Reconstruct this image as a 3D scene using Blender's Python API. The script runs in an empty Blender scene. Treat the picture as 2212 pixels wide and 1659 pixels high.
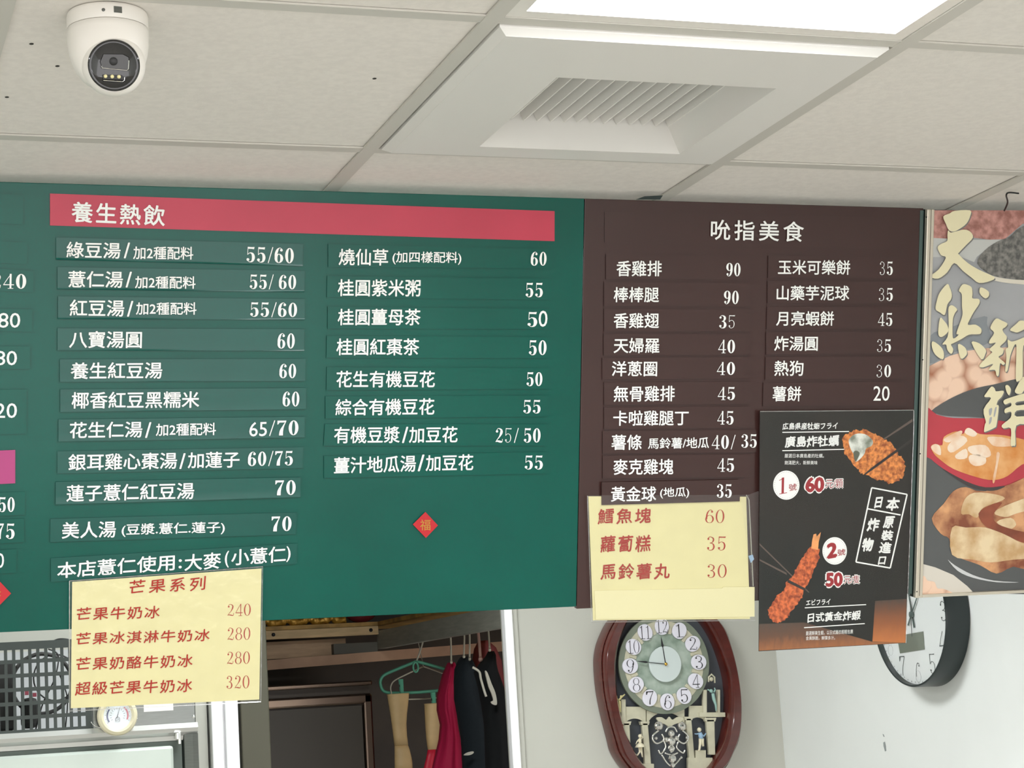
import bpy, bmesh, math, random
from mathutils import Vector, Matrix
random.seed(7)
SC = bpy.context.scene
COL = SC.collection

# ------------------------------------------------------------------ camera
W, H = 2212, 1659
F, YAW, PITCH, ROLL = 4308.43, 0.344909, 0.158470, -0.0613009
CAMZ = 1.75
CEIL = CAMZ + 0.86617
TILE, GX, GY = 0.605, 0.833076, 2.915272          # ceiling grid
_f = Vector((math.sin(YAW)*math.cos(PITCH), math.cos(YAW)*math.cos(PITCH), math.sin(PITCH)))
_r0 = Vector((math.cos(YAW), -math.sin(YAW), 0)); _u0 = _r0.cross(_f)
_c, _s = math.cos(ROLL), math.sin(ROLL)
RX = _c*_r0 + _s*_u0; UP = -_s*_r0 + _c*_u0; FW = _f
cam_d = bpy.data.cameras.new('camera'); cam = bpy.data.objects.new('camera', cam_d); COL.objects.link(cam)
cam_d.sensor_width = 36; cam_d.lens = 36*F/W; cam_d.clip_start = 0.05
cam.matrix_world = Matrix(((RX.x, UP.x, -FW.x, 0), (RX.y, UP.y, -FW.y, 0), (RX.z, UP.z, -FW.z, CAMZ), (0, 0, 0, 1)))
SC.camera = cam
CAM = Vector((0, 0, CAMZ))

# ------------------------------------------------------------------ world, exposure
SC.view_settings.view_transform = 'Standard'; SC.view_settings.look = 'None'
SC.view_settings.gamma = 1; SC.view_settings.use_curve_mapping = False
SC.view_settings.exposure = 0.0
PANEL = 17.5            # ceiling panel radiance
KITCHEN = 27.0
world = bpy.data.worlds.new('shopfront_daylight'); SC.world = world; world.use_nodes = True
bg = world.node_tree.nodes['Background']; bg.inputs[0].default_value = (1.0, 0.975, 0.975, 1); bg.inputs[1].default_value = 3.1

# ------------------------------------------------------------------ pixel -> place
def ray(px, py): return RX*((px-W/2)/F) - UP*((py-H/2)/F) + FW
def at_z(px, py, z): r = ray(px, py); return CAM + r*((z-CAMZ)/r.z)
def at_y(px, py, y): r = ray(px, py); return CAM + r*(y/r.y)
def at_x(px, py, x): r = ray(px, py); return CAM + r*(x/r.x)
TB = math.radians(13.5)                              # the menu boards lean out at the top
BN = Vector((0, -math.cos(TB), -math.sin(TB)))       # faces the customers
BD = Vector((0, math.sin(TB), -math.cos(TB)))        # down the board
B0 = Vector((0, 3.115, CEIL-0.012))
def bd(px, py, off=0.0):
    r = ray(px, py); p = B0 + BN*off
    return CAM + r*((p-CAM).dot(BN)/r.dot(BN))
def bp(u, v, off=0.0): return B0 + Vector((u, 0, 0)) + BD*v + BN*off
VPX, VPY = 13270.0, 773.0
def rise(x, y): return (VPY-y)/(VPX-x)

# ------------------------------------------------------------------ materials
def lin(c):
    c = c/255.0
    return c/12.92 if c <= 0.04045 else ((c+0.055)/1.055)**2.4
def rgb(r, g, b): return (lin(r), lin(g), lin(b), 1)
MATS = {}
def mat(name, col, rough=0.5, metal=0.0, noise=0.0, scale=20, bump=0.0, bscale=60, spec=0.5, col2=None, kind='noise', coat=0.0, emit=None, stretch=None, lo=0.35, hi=0.65):
    if name in MATS: return MATS[name]
    m = bpy.data.materials.new(name); m.use_nodes = True; nt = m.node_tree; b = nt.nodes['Principled BSDF']
    b.inputs['Base Color'].default_value = col; b.inputs['Roughness'].default_value = rough
    b.inputs['Metallic'].default_value = metal; b.inputs['Specular IOR Level'].default_value = spec
    b.inputs['Coat Weight'].default_value = coat
    tc = nt.nodes.new('ShaderNodeTexCoord'); src = tc.outputs['Object']
    if stretch:
        mp = nt.nodes.new('ShaderNodeMapping'); mp.inputs['Scale'].default_value = stretch
        nt.links.new(src, mp.inputs[0]); src = mp.outputs[0]
    if noise > 0 or col2:
        if kind == 'voronoi':
            n = nt.nodes.new('ShaderNodeTexVoronoi'); n.inputs['Scale'].default_value = scale; out = n.outputs['Distance']
        else:
            n = nt.nodes.new('ShaderNodeTexNoise'); n.inputs['Scale'].default_value = scale; n.inputs['Detail'].default_value = 5; out = n.outputs['Fac']
        nt.links.new(src, n.inputs['Vector'])
        r = nt.nodes.new('ShaderNodeValToRGB'); r.color_ramp.elements[0].position = lo; r.color_ramp.elements[1].position = hi
        if col2: r.color_ramp.elements[0].color = col; r.color_ramp.elements[1].color = col2
        else:
            r.color_ramp.elements[0].color = tuple(max(0, c*(1-noise)) for c in col[:3])+(1,)
            r.color_ramp.elements[1].color = tuple(min(1, c*(1+noise)) for c in col[:3])+(1,)
        nt.links.new(out, r.inputs[0]); nt.links.new(r.outputs[0], b.inputs['Base Color'])
    if bump > 0:
        n2 = nt.nodes.new('ShaderNodeTexNoise'); n2.inputs['Scale'].default_value = bscale; n2.inputs['Detail'].default_value = 4
        nt.links.new(src, n2.inputs['Vector'])
        bu = nt.nodes.new('ShaderNodeBump'); bu.inputs['Strength'].default_value = bump; bu.inputs['Distance'].default_value = 0.01
        nt.links.new(n2.outputs['Fac'], bu.inputs['Height']); nt.links.new(bu.outputs[0], b.inputs['Normal'])
    if emit:
        b.inputs['Emission Color'].default_value = emit[:3]+(1,) if len(emit) > 3 else emit+(1,); b.inputs['Emission Strength'].default_value = emit[3] if len(emit) > 3 else 1
    MATS[name] = m; return m
def film(name, gloss=0.1, rough=0.15, tint=(1, 1, 1, 1), bump=0.15, bscale=40):
    m = bpy.data.materials.new(name); m.use_nodes = True; nt = m.node_tree
    for n in list(nt.nodes):
        if n.type == 'BSDF_PRINCIPLED': nt.nodes.remove(n)
    o = nt.nodes['Material Output']; t = nt.nodes.new('ShaderNodeBsdfTransparent'); g = nt.nodes.new('ShaderNodeBsdfGlossy'); x = nt.nodes.new('ShaderNodeMixShader')
    t.inputs[0].default_value = tint; g.inputs['Roughness'].default_value = rough; x.inputs[0].default_value = gloss
    nz = nt.nodes.new('ShaderNodeTexNoise'); nz.inputs['Scale'].default_value = bscale; tc = nt.nodes.new('ShaderNodeTexCoord'); nt.links.new(tc.outputs['Object'], nz.inputs['Vector'])
    bu = nt.nodes.new('ShaderNodeBump'); bu.inputs['Strength'].default_value = bump; bu.inputs['Distance'].default_value = 0.01
    nt.links.new(nz.outputs['Fac'], bu.inputs['Height']); nt.links.new(bu.outputs[0], g.inputs['Normal'])
    nt.links.new(t.outputs[0], x.inputs[1]); nt.links.new(g.outputs[0], x.inputs[2]); nt.links.new(x.outputs[0], o.inputs[0])
    return m

M_TILE = mat('ceiling tile board', rgb(232, 227, 219), 0.9, noise=0.03, scale=90, bump=0.05, bscale=300)
M_BAR = mat('painted grid bar', rgb(206, 203, 194), 0.5)
M_VOID = mat('dark ceiling void', rgb(60, 58, 52), 0.9)
M_WHITE = mat('white plastic', rgb(238, 234, 226), 0.35)
M_VENT = mat('vent plastic', rgb(232, 230, 224), 0.45)
M_LAMP = mat('lit diffuser', (0.9, 0.95, 1, 1), 0.5, emit=(0.955, 0.965, 1.0, PANEL))
M_LAMPK = mat('lit kitchen diffuser', (0.9, 0.95, 1, 1), 0.5, emit=(0.95, 0.98, 1.0, KITCHEN))
M_GREEN = mat('green vinyl', rgb(0, 84, 72), 0.2, noise=0.08, scale=5, bump=0.06, bscale=7, spec=0.26)
M_GSTRIP = mat('green strip vinyl', rgb(0, 82, 72), 0.2, noise=0.05, scale=9, bump=0.06, bscale=10, spec=0.36)
M_BROWN = mat('brown vinyl', rgb(62, 40, 37), 0.2, noise=0.05, scale=5, bump=0.05, bscale=7, spec=0.4)
M_BSTRIP = mat('brown strip vinyl', rgb(63, 41, 38), 0.18, noise=0.03, scale=9, spec=0.4)
M_RED = mat('red strip vinyl', rgb(190, 62, 82), 0.3, noise=0.05, scale=6, bump=0.04, bscale=12, spec=0.3)
M_PINK = mat('magenta strip vinyl', rgb(174, 58, 120), 0.4)
M_LET = mat('white lettering', rgb(246, 248, 244), 0.5)
M_EDGE = mat('board edge', rgb(24, 40, 38), 0.6)
M_YEL = mat('yellow paper', rgb(226, 219, 164), 0.7, noise=0.02, scale=30)
M_YEL2 = mat('pale yellow card', rgb(231, 225, 176), 0.7)
M_RLET = mat('red ink', rgb(172, 42, 28), 0.7)
M_FURED = mat('festival red paper', rgb(190, 22, 34), 0.45)
M_GOLD = mat('gold ink', rgb(186, 132, 42), 0.4)
M_SLEEVE = film('clear sleeve film', 0.035, 0.18)
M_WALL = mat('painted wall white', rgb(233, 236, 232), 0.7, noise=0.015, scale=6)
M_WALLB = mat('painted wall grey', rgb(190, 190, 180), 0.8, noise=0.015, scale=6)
M_FLOOR = mat('floor tile', rgb(186, 183, 176), 0.5, noise=0.1, scale=8)
M_STEEL = mat('brushed stainless', rgb(124, 127, 124), 0.3, metal=1.0, noise=0.08, scale=30, stretch=(1, 1, 40))
M_STEELD = mat('fridge door sheet', rgb(190, 199, 191), 0.42, metal=0.35, noise=0.03, scale=8)
M_CHROME = mat('polished steel', rgb(220, 220, 216), 0.12, metal=1.0)
M_GRID = mat('dark grey plastic', rgb(58, 64, 61), 0.6)
M_BLACK = mat('black plastic', rgb(22, 24, 24), 0.4)
M_BLKGL = mat('black glass', rgb(20, 21, 21), 0.08, coat=0.6)
M_DARK = mat('dark machinery', rgb(44, 44, 42), 0.6)

# ------------------------------------------------------------------ mesh helpers
class MB:
    def __init__(s): s.v = []; s.f = []
    def add(s, vs, fs):
        n = len(s.v); s.v += [Vector(v) for v in vs]; s.f += [tuple(i+n for i in f) for f in fs]; return s
    def box(s, a, b):
        x0, y0, z0 = (min(a[i], b[i]) for i in range(3)); x1, y1, z1 = (max(a[i], b[i]) for i in range(3))
        return s.hexa([(x0, y0, z0), (x1, y0, z0), (x1, y0, z1), (x0, y0, z1)], [(x0, y1, z0), (x1, y1, z0), (x1, y1, z1), (x0, y1, z1)])
    def hexa(s, front, back):
        return s.add(list(front)+list(back), [(0, 1, 2, 3), (7, 6, 5, 4), (0, 4, 5, 1), (1, 5, 6, 2), (2, 6, 7, 3), (3, 7, 4, 0)])
    def prism(s, pts, d):
        n = len(pts); d = Vector(d); q = [Vector(p)+d for p in pts]
        return s.add(list(pts)+q, [tuple(range(n)), tuple(range(2*n-1, n-1, -1))]+[(i, n+i, n+(i+1) % n, (i+1) % n) for i in range(n)])
    def poly(s, pts): return s.add(pts, [tuple(range(len(pts)))])
    def tube(s, pts, r, n=8, cap=True, closed=False):
        pts = [Vector(p) for p in pts]; N = len(pts); rr = r if isinstance(r, (list, tuple)) else [r]*N
        base = len(s.v); up = None
        for i, p in enumerate(pts):
            t = (pts[(i+1) % N]-pts[i-1]) if closed else (pts[min(i+1, N-1)]-pts[max(i-1, 0)])
            if t.length < 1e-9: t = Vector((0, 0, 1))
            t.normalize()
            if up is None: up = Vector((0, 0, 1)) if abs(t.z) < 0.9 else Vector((1, 0, 0))
            a = t.cross(up)
            if a.length < 1e-6: a = t.orthogonal()
            a.normalize(); b = a.cross(t); up = b
            for k in range(n):
                w = 2*math.pi*k/n; s.v.append(p+a*(math.cos(w)*rr[i])+b*(math.sin(w)*rr[i]))
        for i in range(N if closed else N-1):
            j = (i+1) % N
            for k in range(n): s.f.append((base+i*n+k, base+i*n+(k+1) % n, base+j*n+(k+1) % n, base+j*n+k))
        if cap and not closed:
            s.f.append(tuple(base+k for k in range(n-1, -1, -1))); s.f.append(tuple(base+(N-1)*n+k for k in range(n)))
        return s
    def lathe(s, prof, o, ax, n=48, cap0=True, cap1=True):
        ax = Vector(ax).normalized(); a = ax.orthogonal().normalized(); b = ax.cross(a); o = Vector(o); base = len(s.v)
        for (r, h) in prof:
            for k in range(n):
                w = 2*math.pi*k/n; s.v.append(o+ax*h+(a*math.cos(w)+b*math.sin(w))*r)
        for i in range(len(prof)-1):
            for k in range(n): s.f.append((base+i*n+k, base+i*n+(k+1) % n, base+(i+1)*n+(k+1) % n, base+(i+1)*n+k))
        if cap0: s.f.append(tuple(base+k for k in range(n-1, -1, -1)))
        if cap1: s.f.append(tuple(base+(len(prof)-1)*n+k for k in range(n)))
        return s
    def ball(s, c, r, n=20, sq=(1, 1, 1)):
        prof = [(max(1e-4, r*math.sin(math.pi*i/n)), -r*math.cos(math.pi*i/n)) for i in range(n+1)]
        st = len(s.v); s.lathe(prof, (0, 0, 0), (0, 0, 1), 2*n)
        for i in range(st, len(s.v)): v = s.v[i]; s.v[i] = Vector((v.x*sq[0], v.y*sq[1], v.z*sq[2]))+Vector(c)
        return s
def root_loc(o):
    while o.parent: o = o.parent
    return o.location
def obj(name, mb, m, parent=None, smooth=False, bevel=0, label=None, kind=None, loc=None):
    v = mb.v; o_loc = Vector(loc) if loc is not None else (root_loc(parent).copy() if parent else Vector((0, 0, 0)))
    if parent is None and loc is None and v:
        o_loc = sum(v, Vector())/len(v)
    me = bpy.data.meshes.new(name); me.from_pydata([p-o_loc for p in v], [], mb.f)
    me.materials.append(m); me.update()
    bm = bmesh.new(); bm.from_mesh(me); bmesh.ops.recalc_face_normals(bm, faces=bm.faces) if len(mb.f) < 30000 and not getattr(mb, 'flat', False) else None
    bm.to_mesh(me); bm.free()
    if smooth: me.polygons.foreach_set('use_smooth', [True]*len(me.polygons))
    o = bpy.data.objects.new(name, me); COL.objects.link(o)
    if parent: o.parent = parent
    else: o.location = o_loc
    if bevel:
        b = o.modifiers.new('bevel', 'BEVEL'); b.width = bevel; b.segments = 2; b.limit_method = 'ANGLE'
    if smooth and bevel == 0 and smooth != 'all':
        md = o.modifiers.new('edges', 'EDGE_SPLIT'); md.split_angle = math.radians(42)
    if label: o['label'] = label
    if kind: o['kind'] = kind
    return o
def thing(name, label, cat, loc, group=None):
    o = bpy.data.objects.new(name, None); COL.objects.link(o); o.location = loc; o.empty_display_size = 0.05
    return tag(o, label, cat, group)
def tag(o, label, cat, group=None):
    o['label'] = label; o['category'] = cat
    if group: o['group'] = group
    return o
def struct(name, mb, m, parent=None, **k):
    return obj(name, mb, m, parent, kind='structure', **k)
def smooth_poly(pts, n=4):
    out = []; N = len(pts)
    for i in range(N):
        p0, p1, p2, p3 = (Vector(pts[(i+k-1) % N]) for k in range(4))
        for j in range(n):
            t = j/n; out.append(0.5*((2*p1)+(p2-p0)*t+(2*p0-5*p1+4*p2-p3)*t*t+(3*p1-p0-3*p2+p3)*t**3))
    return out
def smooth_line(pts, n=6):
    pts = [tuple(p) for p in pts]; N = len(pts); out = []
    for i in range(N-1):
        p0, p1, p2, p3 = (Vector(pts[min(max(i+k-1, 0), N-1)]) for k in range(4))
        for j in range(n):
            t = j/n; out.append(0.5*((2*p1)+(p2-p0)*t+(2*p0-5*p1+4*p2-p3)*t*t+(3*p1-p0-3*p2+p3)*t**3))
    out.append(Vector(pts[-1])); return out

# ------------------------------------------------------------------ lettering (2-D shapes in a unit box)
_cache = {}
def glyphs(s, fat=0.0, space=1.0, nib=None, rising=0.0):
    key = (s, fat, space, nib, rising)
    if key in _cache: return _cache[key]
    c = bpy.data.curves.new('t', 'FONT'); c.body = s; c.offset = 0; c.space_character = space; c.resolution_u = 3
    o = bpy.data.objects.new('t', c); COL.objects.link(o)
    dg = bpy.context.evaluated_depsgraph_get(); dg.update()
    me = bpy.data.meshes.new_from_object(o.evaluated_get(dg))
    v = [(p.co.x, p.co.y, 0) for p in me.vertices]; f = [tuple(p.vertices) for p in me.polygons]
    bpy.data.objects.remove(o); bpy.data.curves.remove(c); bpy.data.meshes.remove(me)
    if rising:
        adv = (max(p[0] for p in v)-min(p[0] for p in v)+.08*space)/len(s); xm = min(p[0] for p in v)-.04*space
        v = [(x+.06*(y-.4), y+rising*(((x-xm)/adv) % 1-.5), z) for x, y, z in v]
    if fat > 0:
        vv = []; ff = []
        for i, (ax, ay) in enumerate([(1, 0), (0, 1), (-1, 0), (0, -1), (.7, .7), (-.7, .7)] if fat > .01 else [(1, 0), (-.7, .7), (-.3, -1)]):
            n = len(vv); vv += [(x+ax*fat, y+ay*fat, 0.0002*i) for x, y, z in v]; ff += [tuple(a+n for a in q) for q in f]
        v, f = vv, ff
    if nib:
        dx, dy, k = nib; vv = []; ff = []
        for i in range(k):
            t = i/(k-1)-0.5; n = len(vv); vv += [(x+dx*t, y+dy*t, z+0.0013*i) for x, y, z in v]; ff += [tuple(a+n for a in q) for q in f]
        v, f = vv, ff
    x0 = min(p[0] for p in v); x1 = max(p[0] for p in v); y0 = min(p[1] for p in v); y1 = max(p[1] for p in v)
    r = ([((x-x0)/(x1-x0), (y-y0)/(y1-y0), z) for x, y, z in v], f); _cache[key] = r; return r
ZS = 0.00016       # layer step inside one numeral
def _lay(o): o[2][0] += 1; return o[2][0]*ZS
def _ring(o, cx, cy, rx, ry, ix, iy, k):
    ix = rx-(rx-ix)*k; iy = ry-(ry-iy)*min(1, k*1.1); n = 28; V, Fs, _ = o; b = len(V); z = _lay(o)
    for i in range(n):
        a = 2*math.pi*i/n; V.append((cx+rx*math.cos(a), cy+ry*math.sin(a), z)); V.append((cx+ix*math.cos(a), cy+iy*math.sin(a), z))
    for i in range(n): j = (i+1) % n; Fs.append((b+2*i, b+2*j, b+2*j+1, b+2*i+1))
def _dot(o, cx, cy, r):
    V, Fs, _ = o; b = len(V); n = 16; z = _lay(o)
    for i in range(n): a = 2*math.pi*i/n; V.append((cx+r*math.cos(a), cy+r*math.sin(a), z))
    Fs.append(tuple(range(b, b+n)))
def _stroke(o, pts, k):
    V, Fs, _ = o; zl = _lay(o); q = smooth_line([(x, y, w) for x, y, w in pts], 6); b = len(V); N = len(q)
    for i, p in enumerate(q):
        t = q[min(i+1, N-1)]-q[max(i-1, 0)]; d = Vector((-t.y, t.x)); d = d.normalized() if d.length > 1e-9 else Vector((1, 0))
        w = max(0.034, p.z*k)/2
        V.append((p.x+d.x*w, p.y+d.y*w, zl)); V.append((p.x-d.x*w, p.y-d.y*w, zl))
    for i in range(N-1): Fs.append((b+2*i, b+2*i+1, b+2*i+3, b+2*i+2))
def _pg(o, pts):
    V, Fs, _ = o; b = len(V); z = _lay(o); V += [(x, y, z) for x, y in pts]; Fs.append(tuple(range(b, b+len(pts))))
def digit(ch, k):
    o = ([], [], [0]); w = 0.56
    if ch == '0': _ring(o, .27, .5, .27, .5, .09, .455, k)
    elif ch in '69':
        _ring(o, .27, .3, .27, .3, .09, .26, k); _stroke(o, [(.085, .3, .16), (.095, .6, .17), (.18, .86, .13), (.31, .985, .03), (.44, .92, .03)], k); _dot(o, .42, .84, .045+.04*k)
        if ch == '9': o = ([(.54-x, 1-y, z) for x, y, z in o[0]], o[1], o[2])
    elif ch == '8': _ring(o, .27, .75, .22, .25, .09, .21, k); _ring(o, .27, .27, .27, .27, .1, .23, k)
    elif ch == '5':
        _pg(o, [(.08, 1), (.3, .985), (.5, 1), (.47, 1-.05-.1*k), (.3, 1-.04-.09*k), (.08, 1-.03-.1*k)]); _stroke(o, [(.09, .98, .03), (.085, .75, .03), (.08, .48, .03)], k)
        _stroke(o, [(.08, .5, .03), (.22, .61, .05), (.38, .54, .14), (.44, .32, .19), (.38, .09, .13), (.22, .015, .035), (.08, .1, .03)], k); _dot(o, .1, .17, .045+.045*k)
    elif ch == '7':
        _pg(o, [(.03, 1), (.52, 1), (.52, .94), (.4, 1-.04-.09*k), (.15, 1-.03-.1*k), (.07, .74), (.03, .74)])
        _stroke(o, [(.5, .95, .04), (.36, .62, .09), (.26, .3, .19), (.24, .0, .22)], k)
    elif ch == '4':
        _pg(o, [(.43-.1*k, 0), (.43, 0), (.43, 1), (.43-.1*k, 1)]); _pg(o, [(0, .235), (.56, .235), (.56, .295), (0, .295)])
        _stroke(o, [(.4, .99, .03), (.2, .63, .035), (.02, .27, .03)], k); _pg(o, [(.24, 0), (.53, 0), (.53, .035), (.24, .035)])
    elif ch == '3':
        _stroke(o, [(.08, .86, .03), (.2, .985, .035), (.39, .88, .13), (.41, .72, .16), (.34, .58, .09), (.2, .53, .03)], k)
        _stroke(o, [(.2, .53, .03), (.37, .48, .1), (.45, .27, .19), (.38, .07, .13), (.21, .015, .035), (.07, .1, .03)], k); _dot(o, .1, .82, .04+.04*k); _dot(o, .1, .17, .045+.04*k)
    elif ch == '2':
        _stroke(o, [(.07, .82, .03), (.2, .985, .035), (.41, .88, .13), (.42, .68, .18), (.3, .42, .09), (.1, .16, .04), (.04, .04, .05)], k); _dot(o, .11, .78, .045+.04*k)
        _stroke(o, [(.04, .06, .03), (.16, .1, .1), (.32, .07, .14), (.45, .05, .1), (.5, .12, .03), (.51, .25, .02)], k)
    elif ch == '1':
        _pg(o, [(.2, 0), (.2+.18*k, 0), (.2+.18*k, 1), (.2, 1)]); _pg(o, [(.08, 0), (.5, 0), (.5, .04), (.08, .04)]); _stroke(o, [(.06, .86, .03), (.16, .9, .03), (.28, .99, .03)], k); w = 0.5
    elif ch == '/': _stroke(o, [(.05, -.02, .055), (.32, 1.02, .055)], 1); w = .34
    elif ch == ' ': w = .18
    return o, w
def numerals(s, k=1.0, sp=.1, thin=()):
    V = []; Fs = []; x = 0
    for i, ch in enumerate(s):
        kk = .3 if i in thin else k
        (v, f, _), w = digit(ch, kk); b = len(V); V += [(a+x, c, z) for a, c, z in v]; Fs += [tuple(q+b for q in g) for g in f]; x += w+sp
    x0 = min(p[0] for p in V); x1 = max(p[0] for p in V)
    return [((a-x0)/(x1-x0), c, z) for a, c, z in V], Fs
def place(shape, x0, x1, yt, yb, dy, fn, off, lean=-0.022, slant=0.0):
    # a unit-box shape laid on a real surface; dy = drop of the right end
    v, f = shape; mb = MB(); hgt = yb-yt; step = 0.0
    if dy is None: dy = rise((x0+x1)/2, (yt+yb)/2)*(x1-x0)
    mb.v = [fn(x0+a*(x1-x0)+(1-b)*hgt*lean+slant*b*hgt, yb-b*hgt+dy*a, off+z*0.3) for a, b, z in v]; mb.f = list(f); mb.flat = True
    return mb
def write(name, s, x0, x1, yt, yb, parent, m=None, dy=None, fn=bd, off=0.004, fat=0.012, space=1.0, nib=None, slant=0.0, lean=-0.022, label=None, rising=0.0):
    return obj(name, place(glyphs(s, fat, space, nib, rising), x0, x1, yt, yb, dy, fn, off, lean, slant), m or M_LET, parent, label=label)
def price(s, x0, x1, yt, yb, parent, m=None, dy=None, fn=bd, off=0.004, k=1.0, sp=.1, thin=(), name='price'):
    return obj(name, place(numerals(s, k, sp, thin), x0, x1, yt, yb, dy, fn, off), m or M_LET, parent)
def slab(quad, off, th, fn=bd):
    # a thin sheet whose outline is given by four points, front at off
    a = [fn(x, y, off) for x, y in quad]
    n = (a[1]-a[0]).cross(a[3]-a[0]).normalized()
    if n.dot(CAM-a[0]) < 0: n = -n
    return MB().prism(a, -n*th)
def strip(quad, m, parent, off=0.0028, th=0.0022, curl=0.0, name='menu_strip'):
    if not curl: return obj(name, slab(quad, off, th), m, parent)
    (ax, ay), (bx, by), (cx, cy), (dx, dy) = quad; mb = MB(); rows = [0, .3, .6, .9, .92, .94, .96, .98, 1]; nx = 12
    for t in rows:
        for i in range(nx+1):
            s = i/nx; x = (ax+(bx-ax)*s)*(1-t)+(dx+(cx-dx)*s)*t; y = (ay+(by-ay)*s)*(1-t)+(dy+(cy-dy)*s)*t
            lift = .24*curl*max(0, (t-.9)/.1)**1.4*(0.75+.25*math.sin(s*9+ax))
            mb.v.append(bd(x, y, off+lift))
    for r in range(len(rows)-1):
        for i in range(nx): q = r*(nx+1)+i; mb.f.append((q, q+1, q+nx+2, q+nx+1))
    o = obj(name, mb, m, parent, smooth='all'); s = o.modifiers.new('thickness', 'SOLIDIFY'); s.thickness = 0.0012; s.offset = 0; e = o.modifiers.new('edges', 'EDGE_SPLIT'); e.split_angle = math.radians(50)
    return o
def shape(name, pts, off, m, parent, fn=bd, n=3, sm=True):
    q = [fn(p[0], p[1], off) for p in (smooth_poly([(x, y, 0) for x, y in pts], n) if sm else pts)]
    mb = MB().poly(q); mb.flat = True; return obj(name, mb, m, parent)
def zz(pts, ox, oy, sc): return [(ox+x/sc, oy+y/sc) for x, y in pts]

# ================================================================== THE ROOM
XR, YB, XL, YF = 2.42, 4.8, -2.6, -2.6              # right wall, kitchen wall, far left, shop front
BAR = 0.024
mb = MB(); i0, i1, j0, j1 = -6, 4, -4, 10
LAMPS = {(0, 2): 0, (-3, 2): 0, (0, 6): 0, (-3, 6): 0, (0, -1): 1, (-3, -1): 1}
skip = set(LAMPS) | {(0, 1)}
def cell(i, j): return GX+i*TILE, GX+(i+1)*TILE, GY-j*TILE, GY-(j-1)*TILE     # cell (i,j): j counts towards the customers
for i in range(i0, i1):
    for j in range(j0, j1):
        if (i, j) in skip: continue
        x0, x1, y0, y1 = cell(i, j); x0 = max(x0, XL); x1 = min(x1, XR); y0 = max(y0, YF); y1 = min(y1, YB)
        if x1-x0 < .02 or y1-y0 < .02: continue
        g = BAR/2-.001
        mb.box((x0+g, y0+g, CEIL+.004), (x1-g, y1-g, CEIL+.016))
ceiling = struct('ceiling', mb, M_TILE)
mb = MB()
for i in range(i0, i1+1):
    x = GX+i*TILE
    if XL < x < XR: mb.box((x-BAR/2, YF, CEIL), (x+BAR/2, YB, CEIL+.003)); mb.box((x-.003, YF, CEIL+.003), (x+.003, YB, CEIL+.03))
for j in range(j0, j1+1):
    y = GY-j*TILE
    if YF < y < YB: mb.box((XL, y-BAR/2, CEIL+.0006), (XR, y+BAR/2, CEIL+.0034))
struct('trim_1', mb, M_BAR)
struct('trim_2', MB().box((XL, YF, CEIL+.14), (XR, YB, CEIL+.15)), M_VOID)
struct('floor', MB().box((XL, YF, -.1), (XR+.1, 6.75, 0)), M_FLOOR)
struct('wall_right', MB().box((XR, YF, 0), (XR+.1, YB, CEIL+.15)), M_WALL)
struct('wall_left', MB().box((XL-.1, YF, 0), (XL, YB, CEIL+.15)), M_WALL)
DX0, DX1, DH = 1.0, 1.652, 2.42                   # doorway in the kitchen wall
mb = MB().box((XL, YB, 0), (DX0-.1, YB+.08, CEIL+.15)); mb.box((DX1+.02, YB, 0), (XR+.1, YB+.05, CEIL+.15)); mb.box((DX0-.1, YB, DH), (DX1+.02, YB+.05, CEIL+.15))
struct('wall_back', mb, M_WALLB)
M_JAMB = mat('door frame paint', rgb(252, 252, 252), 0.4)
M_POST = mat('dull metal post', rgb(80, 78, 63), 0.5)
d1 = struct('door_1', MB().box((DX1+.004, YB-.03, 0), (DX1+.026, YB-.001, DH+.03)), M_JAMB, bevel=.004)
struct('door_frame', MB().box((DX0-.095, YB-.03, 0), (DX0-.068, YB+.09, DH+.03)).box((DX0-.062, YB-.03, 0), (DX0-.03, YB+.09, DH+.03)).box((DX0-.07, YB-.012, 0), (DX0-.06, YB+.08, DH)), M_JAMB, d1, bevel=.003)
struct('door_post', MB().box((DX0-.018, YB+.0, 0), (DX0+.052, YB+.07, DH)), M_POST, d1, bevel=.003)
struct('door_stop', MB().box((DX1+.03, YB-.012, 0), (DX1+.045, YB, DH+.03)), M_WALLB, d1, bevel=.003)
# the dark store room behind the doorway
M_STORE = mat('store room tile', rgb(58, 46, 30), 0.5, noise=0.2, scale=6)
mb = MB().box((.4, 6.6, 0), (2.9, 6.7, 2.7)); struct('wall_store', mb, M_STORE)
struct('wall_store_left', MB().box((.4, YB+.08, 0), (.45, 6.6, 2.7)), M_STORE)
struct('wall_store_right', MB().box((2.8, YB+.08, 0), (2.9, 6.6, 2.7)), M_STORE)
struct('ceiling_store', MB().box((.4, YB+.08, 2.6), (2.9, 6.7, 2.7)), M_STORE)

mb = MB()
for px, py in [(809, 170), (68, 95), (15, 210), (124, 143)]: p = at_z(px, py, CEIL+.0036); mb.poly([p+Vector((.003*math.cos(a), .004*math.sin(a), 0)) for a in [2*math.pi*i/8 for i in range(8)]])
struct('ceiling_pinholes', mb, M_VOID, ceiling)

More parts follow.
